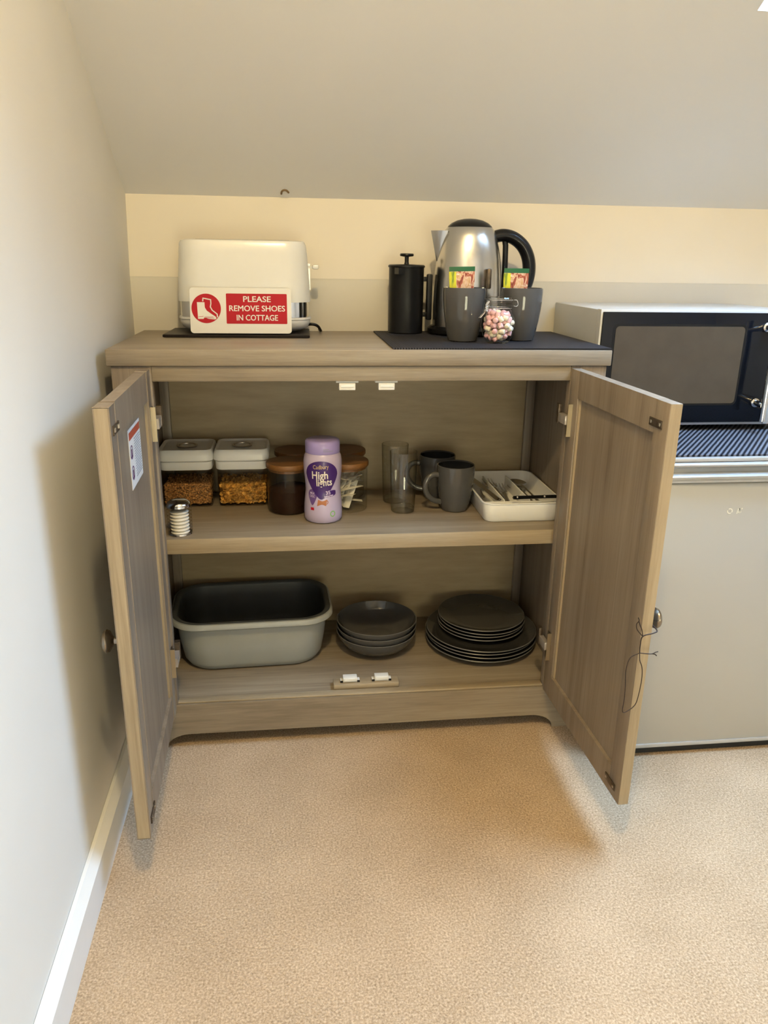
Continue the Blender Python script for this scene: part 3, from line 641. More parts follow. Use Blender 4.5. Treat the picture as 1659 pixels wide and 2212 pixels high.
# sachets in the two top mugs
def sachet(c, zb, lab, tl):
    R = Matrix.Rotation(tl, 4, 'Y'); org = Vector((c[0], c[1], zb))
    s = thing('snack_sachet', tuple(org), lab, 'sachet', 'snack sachets standing in the mugs')
    def pil(u0, u1, z0, z1, th0, th1, off=0.0):
        def f(bm):
            nu, nz = 6, 6
            for sgn in (-1, 1):
                V = {}
                for i in range(nu + 1):
                    for j in range(nz + 1):
                        a, b_ = i / nu, j / nz
                        u = u0 + (u1 - u0) * a; z = z0 + (z1 - z0) * b_
                        g = min(1.0, (z - 0.0) / 0.095); wid = 1.0
                        tx = (1 - (2 * (u + .026) / .052 - 1) ** 2) ** 0.5 if abs(2 * (u + .026) / .052 - 1) < 1 else 0
                        th = (th0 + (th1 - th0) * b_) * (0.15 + 0.85 * tx) + off
                        uu = u * (0.72 + 0.28 * g)
                        V[i, j] = bm.verts.new(org + R @ Vector((uu, sgn * th, z)))
                for i in range(nu):
                    for j in range(nz): bm.faces.new((V[i, j], V[i + 1, j], V[i + 1, j + 1], V[i, j + 1]))
            bmesh.ops.remove_doubles(bm, verts=bm.verts, dist=1e-6)
        return f
    build('print_panel', 'sachet_print', s, pil(-.0255, .026, 0.0, 0.112, 0.007, 0.0022))
    build('yellow_strip', 'sachet_yellow', s, pil(-.0262, -.0125, 0.03, 0.1115, 0.0072, 0.0024, .0004))
    build('seal_strip', 'sachet_green', s, pil(-.026, .0265, 0.112, 0.121, 0.0022, 0.0012, .0003))
    return s
sachet((0.6795, 0.139), ZM + .0245, 'snack sachet with green seal in the mug left of the jar', -0.03)
sachet((0.7935, 0.156), ZM + .0225, 'snack sachet with green seal in the mug right of the jar', 0.0)
# jar of marshmallows
jc = Vector((0.7478, 0.105, ZM))
jr = thing('clip_top_jar', tuple(jc), 'small clip-top glass jar filled with pink and white marshmallows', 'jar')
build('glass_body', 'clear_glass', jr, lambda bm: lathe(bm, [(0, 0.0), (0.021, 0.0), (0.024, 0.0025), (0.0305, 0.015), (0.0352, 0.030), (0.0355, 0.038), (0.0335, 0.050), (0.0285, 0.0595), (0.0255, 0.064), (0.0255, 0.070), (0.0275, 0.071), (0.0275, 0.0755), (0.025, 0.0765)], 56, jc))
build('rubber_ring', 'clear_plastic', jr, lambda bm: lathe(bm, [(0.020, 0.0767), (0.0275, 0.0767), (0.0275, 0.0782), (0.020, 0.0782)], 40, jc))
build('glass_lid', 'clear_glass', jr, lambda bm: lathe(bm, [(0.024, 0.0785), (0.0265, 0.0792), (0.0268, 0.083), (0.0275, 0.086), (0.026, 0.0888), (0.0245, 0.0893), (0.010, 0.0875), (0, 0.0872)], 48, jc))
def wires(bm):
    J = lambda x, y, z: jc + Vector((x, y, z))
    tube(bm, [J(.0268 * math.cos(a), .0268 * math.sin(a), .0685) for a in [2 * PI * k / 32 for k in range(33)]], 0.0007, 6); tube(bm, [J(.0285 * math.cos(a), .0285 * math.sin(a), .0840) for a in [-2.75 + 5.5 * k / 32 + PI for k in range(33)]], 0.0006, 6)
    for dy in (-.019, -.011): 
        tube(bm, smooth_path([J(-.0250, dy, .0815), J(-.030, dy, .075), J(-.0315, dy, .068), J(-.035, dy - .003, .060), J(-.0435, dy - .004, .050)], 5), 0.0011, 6)
        tube(bm, smooth_path([J(-.0255, dy, .0728), J(-.0315, dy, .0695), J(-.029, dy, .062), J(-.0275, dy, .0735)], 5), 0.0009, 6)
    tube(bm, [J(-.0435, -.023, .050), J(-.0455, -.019, .0485), J(-.0435, -.015, .050)], 0.0011, 6)
    tube(bm, smooth_path([J(.028, -.006, .0725), J(.0335, -.006, .0715), J(.0365, -.006, .075), J(.0345, -.006, .0828), J(.0285, -.006, .0838)], 5), 0.0008, 6)
build('wire_clip', 'chrome', jr, wires)
def jar_r(z):
    pr = [(0.0, 0.0235), (0.015, 0.0298), (0.030, 0.0344), (0.038, 0.0347), (0.050, 0.0327), (0.0595, 0.0277), (0.064, 0.0247), (0.08, 0.0247)]
    for (a, ra), (b, rb) in zip(pr, pr[1:]):
        if a <= z <= b: return ra + (rb - ra) * (z - a) / (b - a)
    return 0.02
protos = []
for nm, mt in (('p', 'pink_sweet'), ('w', 'cream_sweet')):
    bm = bmesh.new(); lathe(bm, [(0, -.0055), (.0042, -.0055), (.0052, -.0043), (.0052, .0043), (.0042, .0055), (0, .0055)], 10)
    bmesh.ops.recalc_face_normals(bm, faces=bm.faces)
    me = bpy.data.meshes.new('marshmallow'); bm.to_mesh(me); bm.free(); me.materials.append(MATS[mt])
    for p in me.polygons: p.use_smooth = True
    protos.append(me)
spots = []; tries = 0; rnd = random.Random(3)
while len(spots) < 150 and tries < 60000:
    tries += 1
    z = rnd.uniform(0.0085, 0.060); rr = jar_r(z) - 0.0078
    if z < 0.014: rr -= 0.003
    a = rnd.uniform(0, 2 * PI); q = rr * (rnd.random() ** 0.35)
    p = Vector((q * math.cos(a), q * math.sin(a), z))
    if all((p - s).length > 0.0096 for s in spots): spots.append(p)
for p in spots:
    pk = rnd.random() < 0.55
    o = bpy.data.objects.new('marshmallow', protos[0 if pk else 1]); COL.objects.link(o)
    o.location = jc + p; o.rotation_euler = (rnd.uniform(0, PI), rnd.uniform(0, PI), rnd.uniform(0, PI))
    tag(o, 'small pink marshmallow inside the clip-top jar' if pk else 'small white marshmallow inside the clip-top jar', 'marshmallow', 'pink marshmallows in the jar' if pk else 'white marshmallows in the jar')

# ------------------------------------------------------------------ fridge, mat and microwave
FX0, FX1, FY, FTOP = 0.966, 1.448, -0.12, 0.660
fr = thing('fridge', ((FX0 + FX1) / 2, 0.13, 0), 'silver under-counter fridge standing right of the sideboard', 'fridge')
build('cabinet', 'fridge_silver', fr, lambda bm: box(bm, FX0, FX1, FY + 0.045, 0.395, 0.012, 0.652, .004))
build('door', 'fridge_silver', fr, lambda bm: box(bm, FX0, FX1, FY, FY + 0.042, 0.022, 0.610, .006, 3))
build('worktop', 'fridge_trim', fr, lambda bm: box(bm, FX0 - .001, FX1 + .001, FY - .004, 0.396, 0.6525, FTOP, .002))
def grip(bm):
    n = 30; rows = []
    for k in range(n + 1):
        x = FX0 + (FX1 - FX0) * k / n; t = 2 * k / n - 1; c = max(0.0, 1 - t * t)
        y = FY
        prof = [(y + .044, 0.6105), (y - .001, 0.6105), (y - .002, 0.6150), (y - .006 - .010 * c, 0.6205 + .002 * c), (y - .007 - .011 * c, 0.6240 + .003 * c), (y - .003 - .009 * c, 0.6275 + .0025 * c), (y + .006 - .003 * c, 0.6305 + .001 * c), (y + .007, 0.6370), (y + .003 - .004 * c, 0.6415), (y - .004 - .006 * c, 0.6450), (y - .005 - .006 * c, 0.6480), (y - .002, 0.6520), (y + .044, 0.6520)]
        rows.append([bm.verts.new((x, *q)) for q in prof])
    m_ = len(rows[0])
    for a, b in zip(rows, rows[1:]):
        for k in range(m_): bm.faces.new((a[k], b[k], b[(k + 1) % m_], a[(k + 1) % m_]))
    bm.faces.new(rows[0]); bm.faces.new(rows[-1][::-1])
build('grip_rail', 'fridge_trim', fr, grip)
build('bottom_strip', 'fridge_trim', fr, lambda bm: box(bm, FX0, FX1, FY - .0015, FY + .0, 0.022, 0.031, .0005))
build('kick_board', 'rubber', fr, lambda bm: box(bm, FX0 + .01, FX1 - .01, FY + .012, FY + .05, 0.0005, 0.0125))
def emb(bm):
    c = Vector((1.1695, FY - .0006, 0.5523)); n = 20
    for k in range(n):
        if k in (7, 8, 17): continue
        a0, a1 = 2 * PI * k / n, 2 * PI * (k + 1) / n
        bm.faces.new([bm.verts.new(c + Vector((r * math.cos(a), 0, r * math.sin(a)))) for a, r in ((a0, .0058), (a1, .0058), (a1, .0037), (a0, .0037))])
    def st(x0, z0, x1, z1, w=.0012):
        d_ = Vector((x1 - x0, 0, z1 - z0)).normalized(); nn = Vector((-d_.z, 0, d_.x)) * w; o_ = Vector((1.1895, FY - .0006, 0.5523))
        p0 = o_ + Vector((x0, 0, z0)); p1 = o_ + Vector((x1, 0, z1)); bm.faces.new([bm.verts.new(q) for q in (p0 - nn, p1 - nn, p1 + nn, p0 + nn)])
    st(-.0048, -.0058, -.0032, .0052); st(.0005, -.0045, -.0036, -.001); st(-.0010, .0055, .0034, -.0035); st(-.0008, .0050, .0012, -.0045); st(.0050, .0058, .0040, .003)
build('emblem', 'emblem', fr, emb, smooth=0)
rm = build('ribbed_mat', 'ribbed_dark', None, lambda bm: loft(bm, [(0.232, 0.232, 0.012, FTOP + .0003), (0.232, 0.232, 0.012, FTOP + .0035)], (1.207, 0.117)), origin=(1.207, 0.117, FTOP), smooth=0)
tag(rm, 'dark ribbed rubber mat lying between fridge and microwave', 'mat')
ZW = FTOP + .0038
MX0, MX1, MY0, MY1 = 0.9605, 1.415, 0.100, 0.392
MZ0, MZ1 = ZW + .0125, 0.9165
mw = thing('microwave', ((MX0 + MX1) / 2, (MY0 + MY1) / 2, ZW), 'silver microwave oven with black glass door on top of the fridge', 'microwave')
build('casing', 'microwave_silver', mw, lambda bm: box(bm, MX0 + .0015, MX1 - .0015, MY0 + .024, MY1, MZ0, MZ1 - .001, .003))
build('front_frame', 'microwave_silver', mw, lambda bm: box(bm, MX0, MX1, MY0 + .002, MY0 + .0235, MZ0 - .001, MZ1, .002))
md = build('door', 'black_glass', mw, lambda bm: box(bm, MX0 + .0035, 1.3480, MY0 - .004, MY0 + .0018, MZ0 + .0055, MZ1 - .005, .001))
def rr_xz(bm, cx, cz, hx, hz, r, y0, y1): prism(bm, [(cx + u, cz + v) for u, v in rrect(hx, hz, r)], 'y', y0, y1)
build('window_border', 'black_plastic', md, lambda bm: rr_xz(bm, 1.1335, 0.8035, 0.146, 0.0845, 0.012, MY0 - .0046, MY0 - .0041), smooth=0)
build('door_window', 'oven_window', md, lambda bm: rr_xz(bm, 1.1335, 0.8035, 0.141, 0.080, 0.008, MY0 - .0054, MY0 - .0047), smooth=0)
build('control_panel', 'microwave_silver', mw, lambda bm: box(bm, 1.3505, MX1 - .003, MY0 - .003, MY0 + .0018, MZ0 + .001, MZ1 - .005, .001))
for z in (0.86, 0.78):
    def dial(bm):
        lathe(bm, [(0, 0), (0.020, 0), (0.018, 0.014), (0, 0.015)], 28)
        for v in bm.verts: v.co = Vector((1.382 + v.co.x, MY0 - .0031 - v.co.z, z + v.co.y))
    build('dial', 'chrome', mw, dial)
def mhandle(bm):
    tube(bm, [(1.3225, MY0 - .040, 0.690), (1.3225, MY0 - .040, 0.905)], 0.0062, 16)
build('handle', 'chrome', md, mhandle)
for z in (0.8830, 0.7245):
    def stud(bm):
        lathe(bm, [(0.0, 0), (0.0095, 0), (0.0095, 0.004), (0.0065, 0.006), (0.0055, 0.031), (0.0075, 0.034), (0, 0.034)], 24)
        for v in bm.verts: v.co = Vector((1.3225 + v.co.x, MY0 - .0042 - v.co.z, z + v.co.y))
    build('handle_mount', 'chrome', md, stud)
for x in (MX0 + .04, MX1 - .04):
    for y in (MY0 + .05, MY1 - .04):
        build('foot', 'rubber', mw, lambda bm: lathe(bm, [(0, 0), (0.012, 0), (0.014, 0.0122), (0, 0.0122)], 16, (x, y, ZW + .0001)))

# ------------------------------------------------------------------ middle shelf
Z1 = ZS + .0004
def canister(cx, cy, lab, rot=0.0):
    r = thing('food_canister', (cx, cy, Z1), lab, 'canister', 'square food canisters')
    c = (cx, cy)
    def wall(bm):
        loft(bm, [(0.0525, 0.0525, 0.012, Z1), (0.0545, 0.0545, 0.014, Z1 + .003), (0.0555, 0.0555, 0.014, Z1 + .087)], c, cap1=False, rot=rot)
    build('clear_tub', 'clear_plastic', r, wall)
    build('collar', 'white_plastic', r, lambda bm: loft(bm, [(0.0565, 0.0565, 0.015, Z1 + .0873), (0.0575, 0.0575, 0.015, Z1 + .089), (0.0585, 0.0585, 0.016, Z1 + .106)], c, rot=rot))
    build('lid', 'white_plastic', r, lambda bm: loft(bm, [(0.0585, 0.0585, 0.016, Z1 + .1068), (0.062, 0.062, 0.018, Z1 + .110), (0.062, 0.062, 0.018, Z1 + .121), (0.0590, 0.0590, 0.017, Z1 + .1315), (0.057, 0.057, 0.016, Z1 + .1332), (0.0545, 0.0545, 0.015, Z1 + .1325), (0.0515, 0.0515, 0.013, Z1 + .1292), (0.045, 0.045, 0.012, Z1 + .1288)], c, rot=rot))
    build('lid_button', 'hinge_metal', r, lambda bm: lathe(bm, [(0.022, 0.1297), (0.0235, 0.1322), (0.021, 0.1330), (0.0185, 0.1322), (0.0180, 0.1297)], 32, (cx, cy, Z1)))
    build('button_cap', 'white_plastic', r, lambda bm: lathe(bm, [(0.0172, 0.1297), (0.0172, 0.1312), (0.012, 0.1318), (0, 0.1312)], 32, (cx, cy, Z1)))
    return r
canister(0.0925, 0.3025, 'square clear canister of granola with white lid')
canister(0.2160, 0.3025, 'square clear canister of cornflakes with white lid')
def chunks(cx, cy, top, n, fn, seed):
    """loose pieces packed against the walls and over the top surface"""
    rn = random.Random(seed)
    def f(bm):
        loft(bm, [(0.0445, 0.0445, 0.01, Z1 + .006), (0.0455, 0.0455, 0.01, Z1 + top - .009)], (cx, cy))
        for k in range(n):
            w = rn.random()
            if w < 0.38: p = (rn.uniform(-.049, .049), -.0495 + rn.uniform(0, .003), rn.uniform(.007, top))
            elif w < 0.55: p = (.0495 - rn.uniform(0, .003), rn.uniform(-.049, .049), rn.uniform(.007, top))
            elif w < 0.66: p = (-.0495 + rn.uniform(0, .003), rn.uniform(-.049, .049), rn.uniform(.007, top))
            else: p = (rn.uniform(-.048, .048), rn.uniform(-.048, .048), top - .006 + rn.uniform(0, .005))
            fn(bm, Vector((cx + p[0], cy + p[1], Z1 + p[2])), rn)
    return f
def nugget(bm, p, rn):
    s = rn.uniform(.0016, .0037); R = Matrix.Rotation(rn.uniform(0, 6), 3, Vector((rn.random(), rn.random(), rn.random() + .01)).normalized())
    v = [bm.verts.new(p + R @ (Vector(q) * s * rn.uniform(.7, 1.2))) for q in ((1, 0, 0), (0, 1, 0), (-1, 0, 0), (0, -1, 0), (0, 0, 1), (0, 0, -1))]
    for a, b in ((0, 1), (1, 2), (2, 3), (3, 0)): bm.faces.new((v[a], v[b], v[4])); bm.faces.new((v[b], v[a], v[5]))
def flake(bm, p, rn):
    s = rn.uniform(.0055, .0085); R = Matrix.Rotation(rn.uniform(0, 6), 3, Vector((rn.uniform(-1, 1), rn.uniform(-1, 1), rn.uniform(-1, 1) + .01)).normalized())
    inside = p
    ce = bm.verts.new(inside); n = 8; ring = []; bend = rn.uniform(.15, .5)
    for k in range(n):
        a = 2 * PI * k / n; q = Vector((math.cos(a) * rn.uniform(.7, 1.1), math.sin(a) * rn.uniform(.6, 1.0), 0)); q.z = bend * q.x * q.x + rn.uniform(-.12, .12)
        w = inside + R @ (q * s * .62); w.x = min(max(w.x, inside.x - .006), inside.x + .006)
        ring.append(bm.verts.new(w))
    for k in range(n): bm.faces.new((ce, ring[k], ring[(k + 1) % n]))
tag(build('granola', 'granola', None, chunks(0.0925, 0.3025, 0.052, 2600, nugget, 5), origin=(0.0925, 0.3025, Z1), smooth=0), 'toasted brown granola filling the left square canister', 'granola', kind='stuff')
tag(build('cornflakes', 'cornflake', None, chunks(0.2160, 0.3025, 0.050, 1100, flake, 6), origin=(0.2160, 0.3025, Z1), smooth=0), 'golden cornflakes filling the right square canister', 'cornflakes', kind='stuff')
# glass jars with wooden lids
def wood_jar(name, c, lab):
    r = thing('storage_jar', (c[0], c[1], Z1), lab, 'jar', 'glass jars with wooden lids')
    p = (c[0], c[1], Z1)
    build('glass_body', 'clear_glass', r, lambda bm: lathe(bm, [(0, 0), (0.043, 0), (0.0462, 0.004), (0.0465, 0.08), (0.0460, 0.1005)], 56, p))
    build('lid', 'bamboo', r, lambda bm: lathe(bm, [(0, 0.1010), (0.0478, 0.1010), (0.0490, 0.1025), (0.0490, 0.1105), (0.0478, 0.1125), (0, 0.1125)], 56, p))
    build('seal', 'bamboo', r, lambda bm: lathe(bm, [(0, 0.0945), (0.0432, 0.0945), (0.0438, 0.1008), (0, 0.1008)], 40, p))
    return r
J1, J2, J3, J4 = (0.3195, 0.2165), (0.4505, 0.2225), (0.3365, 0.3245), (0.4535, 0.3260)
j = wood_jar('a', J1, 'wooden-lidded glass jar of dark ground coffee')
j2 = dup(j, (*J2, Z1), 0.4, 'wooden-lidded glass jar of white paper sticks')
dup(j, (*J3, Z1), 0.0, 'wooden-lidded jar at the back behind the coffee jar')
dup(j, (*J4, Z1), 0.6, 'wooden-lidded jar at the back behind the jar of paper sticks')
def coffee(c, h):
    def f(bm):
        rn = random.Random(int(c[0] * 1000)); n = 40; rings = []
        for r, z in ((0.0, 0.0016), (0.042, 0.0016), (0.0445, 0.006), (0.0445, h)):
            rings.append([bm.verts.new((c[0] + r * math.cos(2 * PI * k / n), c[1] + r * math.sin(2 * PI * k / n), Z1 + z + (rn.uniform(-.001, .001) + .0025 * math.sin(2 * PI * k / n * 1 + 1) if z == h else 0))) for k in range(n)] if r else [bm.verts.new((c[0], c[1], Z1 + z))])
        rings.append([bm.verts.new((c[0] + .02 * math.cos(2 * PI * k / n), c[1] + .02 * math.sin(2 * PI * k / n), Z1 + h + .005 + rn.uniform(-.001, .001))) for k in range(n)])
        rings.append([bm.verts.new((c[0], c[1], Z1 + h + .006))])
        for a, b in zip(rings, rings[1:]):
            for k in range(n):
                k2 = (k + 1) % n
                if len(a) == 1: bm.faces.new((a[0], b[k], b[k2]))
                elif len(b) == 1: bm.faces.new((a[k], a[k2], b[0]))
                else: bm.faces.new((a[k], a[k2], b[k2], b[k]))
    return f
tag(build('ground_coffee', 'coffee', None, coffee(J1, 0.052), origin=(*J1, Z1)), 'dark brown ground coffee in the front wooden-lidded jar', 'coffee', kind='stuff')
# paper sticks
rn = random.Random(11)
for k in range(19):
    a = rn.uniform(0, 2 * PI); z0 = 0.010 + 0.0033 * k
    off = rn.uniform(-.020, .020); el = rn.uniform(-.35, .8) if k % 3 else rn.uniform(.9, 1.25)
    L = 2 * math.sqrt(max(1e-6, .0395 ** 2 - off ** 2)) * .92
    if abs(el) > .05: L = min(L / max(.35, math.cos(el)), 0.072)
    az = rn.uniform(-.7, .7) if k % 2 else rn.uniform(.6, 1.4)
    dx, dy = math.cos(az), math.sin(az); nx, ny = -dy, dx
    cz = min(max(z0 + .006, abs(math.sin(el)) * L / 2 + .006), .086 - abs(math.sin(el)) * L / 2)
    cc = Vector((J2[0] + nx * off, J2[1] + ny * off, Z1 + cz))
    def stick(bm):
        V = []
        dv = Vector((dx * math.cos(el), dy * math.cos(el), math.sin(el))); sv_ = Vector((nx, ny, 0)); uv = dv.cross(sv_)
        for i in range(7):
            t = i / 6 - .5; hw = .0082; th = .0024 * (1 - (2 * t) ** 2) + .0003
            p = cc + dv * (t * L)
            V.append([bm.verts.new(p + sv_ * hw), bm.verts.new(p + uv * th), bm.verts.new(p - sv_ * hw), bm.verts.new(p - uv * th)])
        for A, B in zip(V, V[1:]):
            for q in range(4): bm.faces.new((A[q], A[(q + 1) % 4], B[(q + 1) % 4], B[q]))
        bm.faces.new(V[0]); bm.faces.new(V[-1][::-1])
    tag(build('paper_stick', 'stick_paper', None, stick, origin=tuple(cc)), 'white paper portion stick inside the front right wooden-lidded jar', 'sachet', 'paper sticks in the jar')
# hot chocolate bottle
bc = (0.3935, 0.148); BZ = Z1
bt = thing('drink_powder_tub', (*bc, BZ), 'lilac plastic tub of drinking chocolate with purple cap and label', 'tub')
bprof = [(0.030, 0.0), (0.0375, 0.0015), (0.0405, 0.006), (0.0412, 0.020), (0.0405, 0.038), (0.0385, 0.056), (0.0372, 0.070), (0.0378, 0.086), (0.0398, 0.104), (0.0410, 0.120), (0.0408, 0.132), (0.0392, 0.143), (0.0365, 0.149), (0.0355, 0.1505)]
def brad(z):
    for (ra, a), (rb, b) in zip(bprof, bprof[1:]):
        if a <= z <= b: return ra + (rb - ra) * (z - a) / (b - a)
    return 0.036
build('body', 'lilac', bt, lambda bm: lathe(bm, [(0, 0)] + bprof + [(0, 0.1505)], 64, (*bc, BZ)))
bcap = build('cap', 'lilac_cap', bt, lambda bm: lathe(bm, [(0, 0.1508), (0.0362, 0.1508), (0.0368, 0.152), (0.0366, 0.174), (0.0345, 0.1772), (0.031, 0.1785), (0, 0.1782)], 64, (*bc, BZ)))
VIEW = math.atan2(-1.4377 - bc[1], 0.3306 - bc[0]) - 0.06     # printed front of the tub faces the room
def wrap(s, z, lift): # s = arc distance to the right seen from the front
    r = brad(z) + lift; a = VIEW + s / brad(z)
    return Vector((bc[0] + r * math.cos(a), bc[1] + r * math.sin(a), BZ + z))
def wrap_shape(bm, outline, lift, cz):
    """filled outline around its centre, subdivided so it follows the curved wall"""
    n = len(outline); cs = sum(p[0] for p in outline) / n; cz_ = sum(p[1] for p in outline) / n; R = 6; rings = []
    for i in range(1, R + 1):
        t = i / R; rings.append([bm.verts.new(wrap(cs + (x - cs) * t, cz_ + (z - cz_) * t, lift)) for x, z in outline])
    ce = bm.verts.new(wrap(cs, cz_, lift))
    for k in range(n): bm.faces.new((ce, rings[0][k], rings[0][(k + 1) % n]))
    for a, b in zip(rings, rings[1:]):
        for k in range(n): bm.faces.new((a[k], b[k], b[(k + 1) % n], a[(k + 1) % n]))
def drop(cs, zt, zb, hw, skew=0.0):
    o = []
    n = 40
    for k in range(n):
        a = 2 * PI * k / n; s_, c_ = math.sin(a), math.cos(a)
        zz = zt - (zt - zb) * (0.36 - 0.36 * s_ if s_ > 0 else 0.36 + 0.64 * -s_)
        sh = 1.0 if s_ > 0 else 1 - 0.52 * (-s_) ** 1.15
        o.append((cs + hw * c_ * sh * (1 if s_ > 0 else 1) + skew * (zt - zz), zz))
    return o
build('label_shape', 'deep_purple', bt, lambda bm: wrap_shape(bm, drop(-.001, 0.1385, 0.055, 0.0375), .0004, 0), smooth=60)
build('side_badge', 'mid_purple', bt, lambda bm: wrap_shape(bm, drop(-.0215, 0.076, 0.041, 0.0112), .0003, 0), smooth=60)
build('corner_badge', 'deep_purple', bt, lambda bm: wrap_shape(bm, [(0.012 + x * 1.15 + 0.004, 0.0665 + y * .5 + x * .12) for x, y in rrect(.0135, .013, .008)], .00045, 0), smooth=60)
def btext(items, lift):
    def f(bm):
        for txt, size, w, s, z, rot, bold in items:
            vs, fs = text_mesh(txt, size, w, bold); cr, sr = math.cos(rot), math.sin(rot)
            add_faces(bm, [wrap(s + p.x * cr - p.y * sr, z + p.x * sr + p.y * cr, lift) for p in vs], fs)
    return f
build('brand_lettering', 'gold_ink', bt, btext([('Cadbury', .0125, .033, -.002, .1260, .05, .0)], .0009), smooth=0)
build('name_lettering', 'cream_ink', bt, btext([('High', .0235, .034, -.004, .1075, .02, .0004), ('lights', .0225, .033, .005, .0918, .05, .0004)], .0009), smooth=0)
build('badge_lettering', 'lilac_ink', bt, btext([('MILK', .0068, .0110, -.0215, .067, -.05, .0001), ('CHOC', .0068, .0125, -.0215, .0605, -.05, .0001), ('35', .011, .010, .0130, .0690, .1, .0003), ('calories', .0052, .0200, .0145, .0625, .12, .0002)], .0009), smooth=0)
def cupmark(bm):
    wrap_shape(bm, [(.001 + x, .0475 + y) for x, y in [(-.0095, .0065), (.0100, .0070), (.0078, -.0062), (-.0115, -.0068)]], .0004, 0)
    n = 12
    for k in range(n):
        a0, a1 = -1.3 + 2.6 * k / n, -1.3 + 2.6 * (k + 1) / n
        bm.faces.new([bm.verts.new(wrap(.0085 + r * math.cos(a), .049 + r * math.sin(a), .0005)) for a, r in ((a0, .005), (a1, .005), (a1, .0036), (a0, .0036))])
build('cup_picture', 'cocoa_ink', bt, cupmark, smooth=60)
build('square_mark', 'sign_red', bt, lambda bm: wrap_shape(bm, [(-.0215 + x, .0335 + y) for x, y in ((-.004, -.003), (.004, -.003), (.004, .003), (-.004, .003))], .0005, 0), smooth=60)
def leaf(bm):
    n = 24
    for k in range(n):
        a0, a1 = 2 * PI * k / n, 2 * PI * (k + 1) / n
        bm.faces.new([bm.verts.new(wrap(.0235 + r * .9 * math.cos(a), .0225 + r * math.sin(a), .0005)) for a, r in ((a0, .0068), (a1, .0068), (a1, .0045), (a0, .0045))])
build('green_ring_mark', 'leaf_ink', bt, leaf, smooth=60)
def capmarks(bm):
    for row, (z, n) in enumerate(((.1615, 5), (.1575, 9))):
        for k in range(n):
            s = .004 + k * .0024; bm.faces.new([bm.verts.new(Vector((bc[0] + .0371 * math.cos(VIEW + q / .0366), bc[1] + .0371 * math.sin(VIEW + q / .0366), BZ + zz))) for q, zz in ((s, z), (s + .0015, z), (s + .0015, z + .0018), (s, z + .0018))])
build('date_stamp', 'ink', bcap, capmarks, smooth=0)['kind'] = 'stuff'
# salt pot
sc_ = (0.0985, 0.075)
st_ = thing('salt_pot', (*sc_, Z1), 'small ribbed clear pot of salt at the front of the shelf', 'salt pot')
ribs = []
for k in range(6):
    z = 0.012 + k * 0.0072; ribs += [(0.0225, z), (0.0248, z + .0018), (0.0248, z + .0045), (0.0225, z + .0066)]
build('ribbed_wall', 'clear_plastic', st_, lambda bm: lathe(bm, [(0.0235, 0.004), (0.0248, 0.008), (0.0235, 0.0105)] + ribs + [(0.0235, 0.0565), (0.0240, 0.0585)], 44, (*sc_, Z1)))
build('base', 'chrome', st_, lambda bm: lathe(bm, [(0, 0), (0.0242, 0), (0.0248, 0.0015), (0.0240, 0.0038), (0, 0.0038)], 40, (*sc_, Z1)))
core = []
for k in range(6):
    z = 0.0075 + k * 0.0072; core += [(0.0135, z), (0.0188, z + .0032), (0.0188, z + .0042), (0.0135, z + .0070)]
build('salt', 'salt', st_, lambda bm: lathe(bm, [(0, 0.0042), (0.0188, 0.0042)] + core + [(0, 0.052)], 36, (*sc_, Z1)))
build('lid', 'chrome', st_, lambda bm: lathe(bm, [(0.0246, 0.0588), (0.0246, 0.0620), (0.0215, 0.0680), (0.015, 0.0715), (0, 0.0725)], 40, (*sc_, Z1)))
# tumblers
def tumbler(c, lab):
    r = thing('tumbler', (*c, Z1), lab, 'glass', 'tall clear glasses')
    build('glass_wall', 'tumbler_glass', r, lambda bm: lathe(bm, [(0, 0), (0.0245, 0), (0.0262, 0.002), (0.0268, 0.012), (0.0310, 0.137), (0.0304, 0.1378), (0.0298, 0.1370)], 56, (*c, Z1)))
    build('thick_base', 'tumbler_glass', r, lambda bm: lathe(bm, [(0, 0.0008), (0.0235, 0.0008), (0.0255, 0.003), (0.0255, 0.010), (0.0225, 0.0125), (0, 0.0115)], 40, (*c, Z1)))
    return r
g1 = tumbler((0.5745, 0.190), 'tall clear drinking glass nearer the front of the shelf')
dup(g1, (0.5650, 0.264, Z1), 0.3, 'tall clear drinking glass standing behind the other glass')
# cutlery tray
tcx, tcy = 0.8275, 0.2245
TRH = 0.043
tr = thing('cutlery_tray', (tcx, tcy, Z1), 'white plastic cutlery tray at the right end of the shelf', 'tray')
def tray(bm):
    hx, hy = 0.0885, 0.1335
    loft(bm, [(hx - .006, hy - .006, .02, Z1), (hx - .004, hy - .004, .022, Z1 + .002), (hx, hy, .024, Z1 + TRH - .003), (hx + .0025, hy + .0025, .026, Z1 + TRH - .001), (hx + .002, hy + .002, .026, Z1 + TRH), (hx - .0015, hy - .0015, .023, Z1 + TRH), (hx - .0045, hy - .0045, .021, Z1 + .008), (hx - .008, hy - .008, .018, Z1 + .0035)], (tcx, tcy), seg=8)
build('tub', 'white_plastic', tr, tray)
for x in (tcx - .030, tcx + .028):
    build('divider', 'white_plastic', tr, lambda bm: box(bm, x - .0015, x + .0015, tcy - .078, tcy + .122, Z1 + .0037, Z1 + .034, .001))
build('divider', 'white_plastic', tr, lambda bm: box(bm, tcx - .0825, tcx + .0825, tcy - .0845, tcy - .0815, Z1 + .0037, Z1 + .032, .001))
